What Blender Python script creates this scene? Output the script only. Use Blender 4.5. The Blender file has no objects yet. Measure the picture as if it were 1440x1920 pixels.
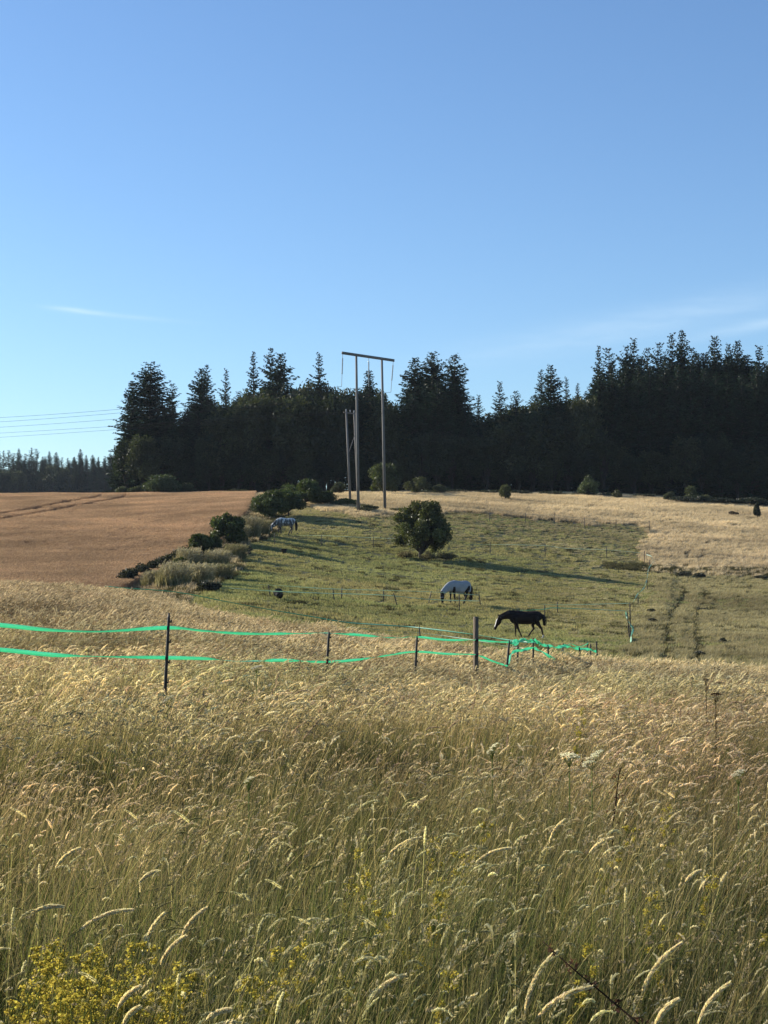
import bpy, math, random
import numpy as np
from mathutils import Vector, Matrix
R = math.radians
rng = np.random.default_rng(7)
random.seed(7)
sc = bpy.context.scene
COL = sc.collection

# ------------------------------------------------------------------ camera
EYE = 1.6
F = 2990.0            # focal length in pixels of a 1440 x 1920 frame
PITCH = math.atan(100.0 / F)
cam_d = bpy.data.cameras.new('camera'); cam = bpy.data.objects.new('camera', cam_d); COL.objects.link(cam)
cam.location = (0, 0, EYE); cam.rotation_euler = (R(90) + PITCH, 0, 0)
cam_d.sensor_fit = 'VERTICAL'; cam_d.sensor_height = 36; cam_d.sensor_width = 27
cam_d.lens = F / 1920 * 36
cam_d.clip_start = 0.1; cam_d.clip_end = 60000
sc.camera = cam

# ------------------------------------------------------------------ light
SUN_AZ = R(-68); SUN_EL = R(21.5)
sun_vec = Vector((math.sin(SUN_AZ) * math.cos(SUN_EL), math.cos(SUN_AZ) * math.cos(SUN_EL), math.sin(SUN_EL)))
w = bpy.data.worlds.new('World'); sc.world = w; w.use_nodes = True
nt = w.node_tree; bg = nt.nodes['Background']
sky = nt.nodes.new('ShaderNodeTexSky'); sky.sky_type = 'NISHITA'; sky.sun_disc = False
sky.sun_elevation = SUN_EL; sky.sun_rotation = SUN_AZ
sky.air_density = 1.0; sky.dust_density = 0.35; sky.ozone_density = 2.2; sky.altitude = 100
nt.links.new(sky.outputs[0], bg.inputs[0]); bg.inputs[1].default_value = 0.12
# thin ice cloud high in the sky: three wisps, given by bearing and height above the horizon (degrees)
tcw = nt.nodes.new('ShaderNodeTexCoord'); sxyz = nt.nodes.new('ShaderNodeSeparateXYZ'); nt.links.new(tcw.outputs['Generated'], sxyz.inputs[0])
def wm(op, a, b=None, clamp=False):
    k = nt.nodes.new('ShaderNodeMath'); k.operation = op; k.use_clamp = clamp
    for i, v in enumerate((a, b)):
        if v is None: continue
        if isinstance(v, (int, float)): k.inputs[i].default_value = v
        else: nt.links.new(v, k.inputs[i])
    return k.outputs[0]
az_ = wm('MULTIPLY', wm('ARCTAN2', sxyz.outputs[0], sxyz.outputs[1]), 57.2958); el_ = wm('MULTIPLY', wm('ARCSINE', sxyz.outputs[2]), 57.2958)
cmb = nt.nodes.new('ShaderNodeCombineXYZ'); nt.links.new(wm('MULTIPLY', az_, .35), cmb.inputs[0]); nt.links.new(wm('MULTIPLY', el_, 2.2), cmb.inputs[1])
wn = nt.nodes.new('ShaderNodeTexNoise'); wn.inputs['Scale'].default_value = 1.6; wn.inputs['Detail'].default_value = 6; nt.links.new(cmb.outputs[0], wn.inputs['Vector'])
total = None
for a0, e0, la, le, slope, dens in ((-10.9, 8.95, 0.9, .08, -.08, .36), (-9.3, 8.8, 1.8, .08, -.07, .14), (9.5, 8.6, 6.5, .55, .17, .17), (14.0, 8.5, 3.2, .22, .16, .22)):
    da = wm('SUBTRACT', az_, a0); de = wm('SUBTRACT', wm('SUBTRACT', el_, e0), wm('MULTIPLY', da, slope))
    q = wm('ADD', wm('POWER', wm('ABSOLUTE', wm('DIVIDE', da, la)), 2), wm('POWER', wm('ABSOLUTE', wm('DIVIDE', de, le)), 2)); g = wm('MULTIPLY', wm('EXPONENT', wm('MULTIPLY', q, -1)), dens)
    total = g if total is None else wm('ADD', total, g)
total = wm('MULTIPLY', total, wm('MULTIPLY', wn.outputs['Fac'], 1.7), True)
mixc = nt.nodes.new('ShaderNodeMix'); mixc.data_type = 'RGBA'; nt.links.new(total, mixc.inputs[0]); skt = nt.nodes.new('ShaderNodeVectorMath'); skt.operation = 'MULTIPLY'; skt.inputs[1].default_value = (.60, .725, .87); nt.links.new(sky.outputs[0], skt.inputs[0]); nt.links.new(skt.outputs[0], mixc.inputs[6]); mixc.inputs[7].default_value = (4.6, 5.4, 5.8, 1)
nt.links.new(mixc.outputs[2], bg.inputs[0])
sd = bpy.data.lights.new('sun', 'SUN'); sd.energy = 5.0; sd.angle = R(0.5); sd.color = (1.0, 0.925, 0.80)
so = bpy.data.objects.new('sun', sd); COL.objects.link(so); so.rotation_euler = sun_vec.to_track_quat('Z', 'Y').to_euler()
sc.view_settings.view_transform = 'Standard'; sc.view_settings.look = 'None'
sc.view_settings.exposure = 0.8; sc.view_settings.gamma = 1.0
cy = sc.cycles
cy.max_bounces = 6; cy.diffuse_bounces = 2; cy.glossy_bounces = 2; cy.transmission_bounces = 3; cy.volume_bounces = 0; cy.transparent_max_bounces = 6
cy.use_denoising = True

# ------------------------------------------------------------------ projection helpers
def ray(px, py):
    v = (960 - py) / F
    yd = math.cos(PITCH) - v * math.sin(PITCH); zd = math.sin(PITCH) + v * math.cos(PITCH)
    return (px - 720) / F / yd, zd / yd
def at(px, py, Y):
    a, b = ray(px, py); return Vector((a * Y, Y, EYE + b * Y))

# ------------------------------------------------------------------ terrain heights
cols = {
 0:    ([(0,-1.6),(8,-1.6),(13,-1.62),(30,-1.6),(45,-1.45),(60,-1.28),(66,-1.3),(82,-2.4)], [(100,1110),(125,1055),(150,1012),(175,980),(200,955),(235,932)]),
 230:  ([(0,-1.6),(8,-1.6),(13,-1.63),(30,-1.75),(45,-1.68),(62,-1.55),(67,-1.9),(82,-3.0)], [(100,1112),(125,1058),(150,1012),(175,980),(200,955),(235,931)]),
 450:  ([(0,-1.6),(8,-1.6),(13,-1.66),(30,-2.1),(45,-2.35),(58,-2.6),(64,-3.2)], [(78,1150),(87,1128),(104,1092),(125,1046),(148,1004),(172,965),(190,946),(235,928)]),
 720:  ([(0,-1.6),(8,-1.62),(13,-1.7),(18,-2.0),(24,-2.25),(31,-2.5),(45,-2.85),(53,-3.05),(60,-4.0)], [(75,1205),(87,1172),(104,1133),(125,1088),(148,1046),(165,992),(183,952),(200,938),(235,924)]),
 950:  ([(0,-1.6),(8,-1.62),(13,-1.72),(18,-2.05),(24,-2.35),(31,-2.65),(40,-3.0),(45,-3.2),(56,-4.4)], [(75,1228),(87,1199),(104,1147),(125,1107),(148,1066),(170,1010),(185,975),(200,952),(235,924)]),
 1200: ([(0,-1.6),(8,-1.64),(13,-1.75),(18,-2.1),(24,-2.5),(31,-2.8),(40,-3.15),(43,-3.3),(55,-4.6)], [(75,1234),(87,1206),(104,1166),(125,1126),(148,1088),(158,1070),(172,1034),(190,990),(205,960),(235,930)]),
 1440: ([(0,-1.6),(8,-1.66),(13,-1.8),(18,-2.15),(24,-2.55),(31,-2.9),(40,-3.3),(42,-3.4),(55,-4.8)], [(75,1245),(87,1216),(104,1180),(125,1138),(148,1098),(158,1078),(172,1044),(190,1002),(205,972),(225,955),(245,944)]),
}
FINE = np.arange(0, 1800, 0.5)
keys = sorted(cols)
tab = []
for k in keys:
    nr, fr = cols[k]
    ys = [a for a, _ in nr] + [a for a, _ in fr]; zs = [b for _, b in nr] + [ray(k, r)[1] * a for a, r in fr]
    Yl, zl = ys[-1], zs[-1]
    for yy, an in ((300, .0425), (600, .0405), (900, .036), (1800, .022)): ys.append(yy); zs.append(min(an, zl / Yl * .97) * yy)
    tab.append(np.interp(FINE, ys, zs))
tab = np.array(tab)
win = np.clip(0.10 * FINE, 1.5, 20)
for _ in range(2):
    cs = np.concatenate([np.zeros((len(keys), 1)), np.cumsum(tab, 1)], 1); n = len(FINE)
    lo = np.clip((np.arange(n) - win).astype(int), 0, n - 1); hi = np.clip((np.arange(n) + win).astype(int) + 1, 1, n)
    tab = (cs[:, hi] - cs[:, lo]) / (hi - lo)
UC = np.linspace(-200, 1640, 93)
tab = np.array([np.interp(UC, keys, tab[:, j]) for j in range(n)]).T
kern = np.ones(7) / 7
for _ in range(2):
    p = np.pad(tab, ((3, 3), (0, 0)), mode='edge'); tab = sum(p[i:i + len(UC)] for i in range(7)) / 7
def vnoise(x, y, s, seed=0):
    x = np.asarray(x, float) / s; y = np.asarray(y, float) / s
    xi = np.floor(x).astype(np.int64); yi = np.floor(y).astype(np.int64); fx = x - xi; fy = y - yi
    fx = fx * fx * (3 - 2 * fx); fy = fy * fy * (3 - 2 * fy)
    def h(a, b):
        q = (a * 374761393 + b * 668265263 + seed * 974634777) & 0xffffffff
        q = ((q ^ (q >> 13)) * 1274126177) & 0xffffffff
        return ((q ^ (q >> 16)) & 0xffff) / 65535.0
    return (h(xi, yi) * (1 - fx) + h(xi + 1, yi) * fx) * (1 - fy) + (h(xi, yi + 1) * (1 - fx) + h(xi + 1, yi + 1) * fx) * fy
def H(X, Y):
    X = np.asarray(X, float); Y = np.asarray(Y, float)
    Ye = np.clip(Y, 0, 1799); px = 720 + X / np.maximum(Ye, 14) * F
    a = np.clip((px - UC[0]) / (UC[1] - UC[0]), 0, len(UC) - 1.001); b = np.clip(Ye / .5, 0, n - 1.001)
    ai = a.astype(int); bi = b.astype(int); fa = a - ai; fb = b - bi
    z = (tab[ai, bi] * (1 - fb) + tab[ai, bi + 1] * fb) * (1 - fa) + (tab[ai + 1, bi] * (1 - fb) + tab[ai + 1, bi + 1] * fb) * fa
    return z + EYE + (vnoise(X, Y, 7, 3) - .5) * .12 * np.clip(Y / 60, .2, 1)
def hz(x, y): return float(H(x, y))
def G(px, Y, up=0.0):
    x = (px - 720) / F * Y; return Vector((x, Y, hz(x, Y) + up))
def row_of(px, Y, up):
    x = (px - 720) / F * Y; zr = H(x, Y) + up - EYE
    t = zr / Y; th = PITCH
    return 960 - F * (t * math.cos(th) - math.sin(th)) / (math.cos(th) + t * math.sin(th))
def Yrow(px, row, up=0.0, lo=68, hi=236):
    Ys = np.arange(lo, hi, .25); rr = row_of(px, Ys, up)
    return float(Ys[int(np.argmin(np.abs(rr - row)))])
def field(px, row, up=0.0, lo=68, hi=236): return G(px, Yrow(px, row, up, lo, hi), up)

# ------------------------------------------------------------------ regions (real boundaries on the ground, in metres)
def line_x(pts):
    Y = np.array([b for a, b in pts], float); X = np.array([(a - 720) / F * b for a, b in pts]); return lambda y: np.interp(y, Y, X)
crop_edge = line_x([(130, 86), (205, 96), (270, 106), (345, 122), (392, 135), (425, 150), (455, 172), (470, 200), (476, 240)])
pad_left = line_x([(330, 70), (370, 96), (400, 104), (450, 118), (455, 130), (470, 140), (520, 160), (545, 178), (555, 200)])
pad_right = line_x([(1150, 60), (1180, 80), (1188, 100), (1212, 118), (1218, 150), (1206, 160), (1204, 180), (1216, 190)])
def regions(X, Y):
    """weights: meadow, crop, green paddock, dry grass, rough pasture, weeds"""
    X = np.asarray(X, float); Y = np.asarray(Y, float)
    px = 720 + X / np.maximum(Y, 1) * F; j = (vnoise(X, Y, 3, 5) - .5) * 1.6 + (vnoise(X, Y, 11, 6) - .5) * 3
    crest = np.interp(px, [0, 230, 450, 720, 950, 1200, 1440], [69, 66, 62, 55, 48, 45.5, 44])
    meadow = Y < crest + j * .3
    crop = (Y > 84) & (Y < 238) & (X < crop_edge(Y))
    top = np.interp(px, [450, 560, 660, 740, 850, 1000, 1200], [196, 190, 176, 176, 186, 188, 188])
    green = (~meadow) & (~crop) & (X > pad_left(Y) + j * .4) & (X < pad_right(Y) + j * .3 + (vnoise(X, Y, 1.2, 72) - .5) * 1.6) & (Y < top + j * 2.6 + (vnoise(X, Y, 1.5, 71) - .5) * 5)
    rough = (~meadow) & (~green) & (X >= pad_right(Y) - 4) & (Y < 154 + j)
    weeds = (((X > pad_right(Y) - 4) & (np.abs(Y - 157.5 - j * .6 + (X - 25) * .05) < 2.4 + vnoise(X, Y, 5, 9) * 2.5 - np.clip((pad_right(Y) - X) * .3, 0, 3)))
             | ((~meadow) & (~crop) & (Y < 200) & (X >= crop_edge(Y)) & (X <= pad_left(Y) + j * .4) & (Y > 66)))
    return meadow, crop, green, rough, weeds
rutA = line_x([(1244, 60), (1247, 86), (1250, 104), (1254, 112), (1272, 122), (1284, 134), (1270, 150), (1282, 163), (1290, 175)])
rutB = line_x([(1306, 60), (1303, 86), (1302, 104), (1304, 116), (1318, 126), (1322, 136), (1306, 150), (1312, 163), (1318, 175)])
def rut(X, Y):
    d = np.minimum(np.abs(X - rutA(Y)), np.abs(X - rutB(Y)))
    return ((d < .20 + .16 * vnoise(X, Y, 2.2, 4)) & (Y > 56) & (Y < 174) & (vnoise(X, Y, 3.5, 14) > .08 + np.clip((Y - 118) / 90, 0, .4)))

# ------------------------------------------------------------------ materials
def mat(name): 
    m = bpy.data.materials.new(name); m.use_nodes = True; t = m.node_tree
    for k in list(t.nodes): t.nodes.remove(k)
    return m, t, t.nodes.new('ShaderNodeOutputMaterial')
def N(t, kind, **kw):
    k = t.nodes.new(kind)
    for a, b in kw.items():
        if a in k.bl_rna.properties: setattr(k, a, b)
        else: k.inputs[a].default_value = b
    return k
def plant_mat(name, transl=.45, gloss=.0, jitter=.18, nscale=.35, tcol=(1.25, 1.15, .8)):
    """vertex colour x instance tint x patchy noise, thin leaf that passes light"""
    m, t, out = mat(name); L = t.links.new
    vc = N(t, 'ShaderNodeAttribute', attribute_name='Col'); ti = N(t, 'ShaderNodeAttribute', attribute_name='tint', attribute_type='INSTANCER')
    one = N(t, 'ShaderNodeVectorMath', operation='LENGTH'); L(ti.outputs['Vector'], one.inputs[0])
    has = N(t, 'ShaderNodeMath', operation='GREATER_THAN'); L(one.outputs['Value'], has.inputs[0]); has.inputs[1].default_value = .001
    mx = N(t, 'ShaderNodeMix', data_type='RGBA'); L(has.outputs[0], mx.inputs[0]); mx.inputs[6].default_value = (1, 1, 1, 1); L(ti.outputs['Color'], mx.inputs[7])
    mu = N(t, 'ShaderNodeMix', data_type='RGBA', blend_type='MULTIPLY'); mu.inputs[0].default_value = 1; L(vc.outputs['Color'], mu.inputs[6]); L(mx.outputs[2], mu.inputs[7])
    g = N(t, 'ShaderNodeNewGeometry'); no = N(t, 'ShaderNodeTexNoise'); no.inputs['Scale'].default_value = nscale; no.inputs['Detail'].default_value = 3
    L(g.outputs['Position'], no.inputs['Vector'])
    mr = N(t, 'ShaderNodeMapRange'); mr.inputs[1].default_value = .25; mr.inputs[2].default_value = .75; mr.inputs[3].default_value = 1 - jitter * 1.5; mr.inputs[4].default_value = 1 + jitter * 1.5; L(no.outputs['Fac'], mr.inputs[0])
    m2 = N(t, 'ShaderNodeVectorMath', operation='SCALE'); L(mu.outputs[2], m2.inputs[0]); L(mr.outputs[0], m2.inputs['Scale'])
    d = N(t, 'ShaderNodeBsdfDiffuse'); L(m2.outputs[0], d.inputs[0])
    tr = N(t, 'ShaderNodeBsdfTranslucent'); tm = N(t, 'ShaderNodeVectorMath', operation='MULTIPLY'); tm.inputs[1].default_value = tcol; L(m2.outputs[0], tm.inputs[0]); L(tm.outputs[0], tr.inputs[0])
    ms = N(t, 'ShaderNodeMixShader'); ms.inputs[0].default_value = transl; L(d.outputs[0], ms.inputs[1]); L(tr.outputs[0], ms.inputs[2]); last = ms
    if gloss:
        gl = N(t, 'ShaderNodeBsdfGlossy'); gl.inputs['Roughness'].default_value = .45; gl.inputs[0].default_value = (1, 1, 1, 1)
        m3 = N(t, 'ShaderNodeMixShader'); m3.inputs[0].default_value = gloss; L(ms.outputs[0], m3.inputs[1]); L(gl.outputs[0], m3.inputs[2]); last = m3
    L(last.outputs[0], out.inputs[0]); return m
def solid(name, col, rough=.7, var=.25, nscale=6, bump=.0, spec=.3, vcol=False, sheen=0, stretch=(1, 1, 1)):
    m, t, out = mat(name); L = t.links.new
    b = N(t, 'ShaderNodeBsdfPrincipled'); b.inputs['Roughness'].default_value = rough; b.inputs['Specular IOR Level'].default_value = spec
    tc = N(t, 'ShaderNodeTexCoord'); mp = N(t, 'ShaderNodeMapping'); mp.inputs['Scale'].default_value = stretch; L(tc.outputs['Object'], mp.inputs[0])
    no = N(t, 'ShaderNodeTexNoise'); no.inputs['Scale'].default_value = nscale; no.inputs['Detail'].default_value = 5; L(mp.outputs[0], no.inputs['Vector'])
    mr = N(t, 'ShaderNodeMapRange'); mr.inputs[1].default_value = .3; mr.inputs[2].default_value = .7; mr.inputs[3].default_value = 1 - var; mr.inputs[4].default_value = 1 + var; L(no.outputs['Fac'], mr.inputs[0])
    sc_ = N(t, 'ShaderNodeVectorMath', operation='SCALE'); sc_.inputs[0].default_value = col
    if vcol:
        vc = N(t, 'ShaderNodeAttribute', attribute_name='Col'); L(vc.outputs['Color'], sc_.inputs[0])
    L(mr.outputs[0], sc_.inputs['Scale']); L(sc_.outputs[0], b.inputs['Base Color'])
    if bump:
        bp = N(t, 'ShaderNodeBump'); bp.inputs['Strength'].default_value = bump; bp.inputs['Distance'].default_value = .05; L(no.outputs['Fac'], bp.inputs['Height']); L(bp.outputs[0], b.inputs['Normal'])
    L(b.outputs[0], out.inputs[0]); return m
M_meadow = plant_mat('meadow_grass_blades', .55, .0, .16, .5)
M_turf = plant_mat('pasture_grass_blades', .4, 0, .2, .12)
M_leaf = plant_mat('tree_leaves', .3, .02, .22, .25, (1.3, 1.4, .6))
M_needle = plant_mat('conifer_needles', .1, .015, .25, .2, (1.2, 1.3, .7))
M_petal = plant_mat('petals', .6, 0, .1, 5, (1.1, 1.1, 1.0))
M_bark = solid('bark', (.038, .032, .026), .9, .35, 3, .4)
M_ground = solid('ground_soil_and_thatch', (.1, .09, .05), .95, .28, .6, .6, .1, vcol=True)
M_polewood = solid('weathered_pole_wood', (.14, .132, .12), .8, .25, 2, .2, .3, stretch=(6, 6, .4))
M_postwood = solid('fence_post_wood', (.11, .085, .06), .85, .3, 14, .3, .2, stretch=(3, 3, .3))
M_black = solid('dark_plastic', (.018, .016, .015), .5, .2, 20)
M_wire = solid('dark_wire', (.012, .012, .014), .9, .1, 9, 0, .05)
M_steel = solid('galvanised_metal', (.3, .31, .32), .45, .15, 9, 0, .5)
M_glass = solid('insulator_glass', (.32, .34, .34), .2, .1, 9, 0, .5)
M_horse = solid('horse_coat', (.02, .01, .008), .6, .25, 6, 0, .12, vcol=True)
M_hair = solid('horse_hair', (.012, .01, .01), .6, .4, 30, 0, .3, stretch=(1, 1, .2))
M_rug = solid('rug_fabric', (.27, .285, .30), .85, .06, 5, .1, .1)
m, t, out = mat('green_tape'); L = t.links.new
d = N(t, 'ShaderNodeBsdfDiffuse'); d.inputs[0].default_value = (.13, .56, .36, 1); tr = N(t, 'ShaderNodeBsdfTranslucent'); tr.inputs[0].default_value = (.28, .95, .64, 1)
gl = N(t, 'ShaderNodeBsdfGlossy'); gl.inputs['Roughness'].default_value = .3; a1 = N(t, 'ShaderNodeMixShader'); a1.inputs[0].default_value = .55
a2 = N(t, 'ShaderNodeMixShader'); a2.inputs[0].default_value = .14
L(d.outputs[0], a1.inputs[1]); L(tr.outputs[0], a1.inputs[2]); L(a1.outputs[0], a2.inputs[1]); L(gl.outputs[0], a2.inputs[2]); L(a2.outputs[0], out.inputs[0]); M_tape = m
M_tape2 = plant_mat('faded_white_green_tape', .5, .05, .05, 4, (1, 1, 1))

# ------------------------------------------------------------------ mesh helpers
def mesh_np(name, V, Fc, col=None, smooth=False):
    """V (n,3); Fc list of int arrays (m,3) or (m,4); col (n,3)"""
    me = bpy.data.meshes.new(name); V = np.asarray(V, np.float32)
    me.vertices.add(len(V)); me.vertices.foreach_set('co', V.ravel())
    Fc = [np.asarray(f, np.int32) for f in Fc if len(f)]
    loops = np.concatenate([f.ravel() for f in Fc]); tot = np.concatenate([np.full(len(f), f.shape[1]) for f in Fc]).astype(np.int32)
    st = np.concatenate([[0], np.cumsum(tot)[:-1]]).astype(np.int32)
    me.loops.add(len(loops)); me.loops.foreach_set('vertex_index', loops)
    me.polygons.add(len(tot)); me.polygons.foreach_set('loop_start', st)
    try: me.polygons.foreach_set('loop_total', tot)
    except Exception: pass
    if smooth: me.polygons.foreach_set('use_smooth', np.ones(len(tot), bool))
    me.update(calc_edges=True)
    if col is not None:
        a = me.attributes.new('Col', 'FLOAT_COLOR', 'POINT'); c = np.ones((len(V), 4), np.float32); c[:, :3] = col; a.data.foreach_set('color', c.ravel())
    me.validate(); return me
class Soup:
    def __init__(s): s.V = []; s.Q = []; s.T = []; s.C = []; s.n = 0
    def add(s, V, quads=None, tris=None, col=(1, 1, 1)):
        V = np.asarray(V, float).reshape(-1, 3); c = np.broadcast_to(np.asarray(col, float), V.shape) 
        s.V.append(V); s.C.append(c)
        if quads is not None and len(quads): s.Q.append(np.asarray(quads) + s.n)
        if tris is not None and len(tris): s.T.append(np.asarray(tris) + s.n)
        s.n += len(V)
    def strips(s, P, W, side, col):
        """P (n,k,3) W (n,k) side (n,3) col (n,3) or (n,k,3)"""
        n, k, _ = P.shape; o = side[:, None, :] * W[..., None] * .5
        V = np.stack([P - o, P + o], 2).reshape(-1, 3)
        if col.ndim == 2: col = np.repeat(col[:, None], k, 1)
        c = np.repeat(col[:, :, None], 2, 2).reshape(-1, 3)
        b = (np.arange(n)[:, None] * k + np.arange(k - 1)[None]).ravel() * 2
        s.add(V, np.stack([b, b + 1, b + 3, b + 2], 1), None, c)
    def diamonds(s, C, A, B, col):
        V = np.stack([C - A, C + B, C + A, C - B], 1).reshape(-1, 3); b = np.arange(len(C)) * 4
        s.add(V, np.stack([b, b + 1, b + 2, b + 3], 1), None, np.repeat(np.broadcast_to(col, C.shape)[:, None], 4, 1).reshape(-1, 3))
    def tube(s, pts, rad, seg=7, col=(1, 1, 1), cap=True, flat=None):
        pts = [np.asarray(p, float) for p in pts]; rad = list(rad) if hasattr(rad, '__len__') else [rad] * len(pts); V = []; prev = None
        for i, p in enumerate(pts):
            d_ = pts[min(i + 1, len(pts) - 1)] - pts[max(i - 1, 0)]; d_ = d_ / (np.linalg.norm(d_) + 1e-9)
            ref = prev if prev is not None else (np.array([0, 1, 0.]) if abs(d_[1]) < .9 else np.array([1, 0, 0.]))
            u = ref - d_ * ref.dot(d_); u /= np.linalg.norm(u) + 1e-9; v = np.cross(d_, u); prev = u
            ru = rad[i]; rv = rad[i] * (flat[i] if flat else 1)
            for j in range(seg):
                a = 2 * math.pi * j / seg; V.append(p + u * math.cos(a) * ru + v * math.sin(a) * rv)
        q = [[i * seg + j, i * seg + (j + 1) % seg, (i + 1) * seg + (j + 1) % seg, (i + 1) * seg + j] for i in range(len(pts) - 1) for j in range(seg)]
        tr_ = []
        if cap:
            V.append(pts[0]); V.append(pts[-1]); a, b = len(V) - 2, len(V) - 1; e = (len(pts) - 1) * seg
            tr_ = [[a, (j + 1) % seg, j] for j in range(seg)] + [[b, e + j, e + (j + 1) % seg] for j in range(seg)]
        s.add(V, q, tr_, col)
    def box(s, c, size, rot=None, col=(1, 1, 1)):
        x, y, z = [k / 2 for k in size]; V = np.array([[a, b, d_] for a in (-x, x) for b in (-y, y) for d_ in (-z, z)])
        if rot is not None: V = V @ np.array(Matrix(rot)).T[:3, :3]
        s.add(V + np.asarray(c, float), [[0, 1, 3, 2], [4, 6, 7, 5], [0, 4, 5, 1], [2, 3, 7, 6], [0, 2, 6, 4], [1, 5, 7, 3]], None, col)
    def mesh(s, name, smooth=False):
        return mesh_np(name, np.concatenate(s.V), ([np.concatenate(s.Q)] if s.Q else []) + ([np.concatenate(s.T)] if s.T else []), np.concatenate(s.C), smooth)
def obj(name, me, m, parent=None, loc=None):
    if isinstance(me, Soup): me = me.mesh(name, getattr(me, 'smooth', False))
    if m is not None and not me.materials: me.materials.append(m)
    o = bpy.data.objects.new(name, me); COL.objects.link(o)
    if parent: o.parent = parent
    if loc is not None: o.location = loc
    return o
def tag(o, label=None, cat=None, group=None, kind=None):
    if label: o['label'] = label
    if cat: o['category'] = cat
    if group: o['group'] = group
    if kind: o['kind'] = kind
    return o
def thing(name, label, cat, loc=(0, 0, 0), rz=0, group=None):
    o = bpy.data.objects.new(name, None); COL.objects.link(o); o.empty_display_size = .3
    o.location = loc; o.rotation_euler = (0, 0, rz); return tag(o, label, cat, group)
def dup(root, loc, rz=0, scale=None, label=None, group=None):
    r = root.copy(); COL.objects.link(r); r.location = loc; r.rotation_euler = (0, 0, rz)
    if scale is not None: r.scale = scale
    if label: r['label'] = label
    if group: r['group'] = group
    for ch in root.children:
        c = ch.copy(); COL.objects.link(c); c.parent = r
    return r
def unit(a): return a / (np.linalg.norm(a, axis=-1, keepdims=True) + 1e-9)
def rdir(n, r=rng): return unit(r.normal(size=(n, 3)))

# ------------------------------------------------------------------ ground sheet
GY = np.unique(np.concatenate([np.linspace(-40, 0, 9), np.linspace(0, 60, 121), np.linspace(60, 240, 400), np.geomspace(240, 1700, 70)]))
TT = np.linspace(-1, 1, 321); TT = np.sign(TT) * np.abs(TT) ** 1.5
gx = TT[None, :] * (30 + .75 * np.maximum(GY, 0))[:, None]; gy = np.repeat(GY[:, None], len(TT), 1)
gz = H(gx, gy)
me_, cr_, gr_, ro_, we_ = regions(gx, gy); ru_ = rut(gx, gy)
base = np.array([.28, .23, .15]) * np.ones(gx.shape + (3,))
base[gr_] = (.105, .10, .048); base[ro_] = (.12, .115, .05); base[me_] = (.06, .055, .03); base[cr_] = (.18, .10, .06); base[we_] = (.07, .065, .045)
base[ru_ & ~me_] = (.065, .06, .03); base[gy > 240] = (.05, .045, .03); gz = gz - ru_ * .10
base *= (.8 + .4 * vnoise(gx, gy, 5, 2))[..., None]
a_, b_ = gx.shape; idx = np.arange(a_ * b_).reshape(a_, b_)
quads = np.stack([idx[:-1, :-1], idx[:-1, 1:], idx[1:, 1:], idx[1:, :-1]], -1).reshape(-1, 4)
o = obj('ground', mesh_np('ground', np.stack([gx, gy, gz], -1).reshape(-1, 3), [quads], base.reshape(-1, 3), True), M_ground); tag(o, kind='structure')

# ------------------------------------------------------------------ scattering of uncountable plants (one object each)
def scatter(name, P, idx_, rz, scl, tint, variants, tilt=None, label=None):
    c = bpy.data.collections.new(name + '_clumps')
    for v in variants: c.objects.link(v)
    me = bpy.data.meshes.new(name); me.vertices.add(len(P)); me.vertices.foreach_set('co', np.asarray(P, np.float32).ravel())
    def att(nm, ty, data, key): a = me.attributes.new(nm, ty, 'POINT'); a.data.foreach_set(key, np.asarray(data).ravel())
    att('idx', 'INT', np.asarray(idx_, np.int32), 'value')
    rot = np.zeros((len(P), 3), np.float32); rot[:, 2] = rz
    if tilt is not None: rot[:, :2] = tilt
    att('rot', 'FLOAT_VECTOR', rot, 'vector'); att('scl', 'FLOAT_VECTOR', np.asarray(scl, np.float32), 'vector'); att('tint', 'FLOAT_VECTOR', np.asarray(tint, np.float32), 'vector')
    o = bpy.data.objects.new(name, me); COL.objects.link(o); tag(o, kind='stuff', label=label)
    g = bpy.data.node_groups.new(name, 'GeometryNodeTree')
    g.interface.new_socket('Geometry', in_out='INPUT', socket_type='NodeSocketGeometry'); g.interface.new_socket('Geometry', in_out='OUTPUT', socket_type='NodeSocketGeometry')
    gi = g.nodes.new('NodeGroupInput'); go = g.nodes.new('NodeGroupOutput')
    ci = g.nodes.new('GeometryNodeCollectionInfo'); ci.inputs[0].default_value = c; ci.inputs['Separate Children'].default_value = True; ci.inputs['Reset Children'].default_value = True
    ip = g.nodes.new('GeometryNodeInstanceOnPoints'); ip.inputs['Pick Instance'].default_value = True
    def na(nm, ty): k = g.nodes.new('GeometryNodeInputNamedAttribute'); k.data_type = ty; k.inputs[0].default_value = nm; return k.outputs[0]
    g.links.new(gi.outputs[0], ip.inputs['Points']); g.links.new(ci.outputs[0], ip.inputs['Instance'])
    g.links.new(na('idx', 'INT'), ip.inputs['Instance Index'])
    er = g.nodes.new('FunctionNodeEulerToRotation'); g.links.new(na('rot', 'FLOAT_VECTOR'), er.inputs[0]); g.links.new(er.outputs[0], ip.inputs['Rotation'])
    g.links.new(na('scl', 'FLOAT_VECTOR'), ip.inputs['Scale']); g.links.new(ip.outputs[0], go.inputs[0])
    md = o.modifiers.new('scatter', 'NODES'); md.node_group = g; return o
def proto(name, soup, m):
    me = soup.mesh(name); me.materials.append(m); return bpy.data.objects.new(name, me)
WIND = np.array([.93, -.12, 0]); WIND /= np.linalg.norm(WIND)
def jit(c, n, v=.25, r=rng): return np.asarray(c)[None] * (1 + (r.random((n, 1)) - .5) * 2 * v) * (1 + (r.random((n, 3)) - .5) * .15)
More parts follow.
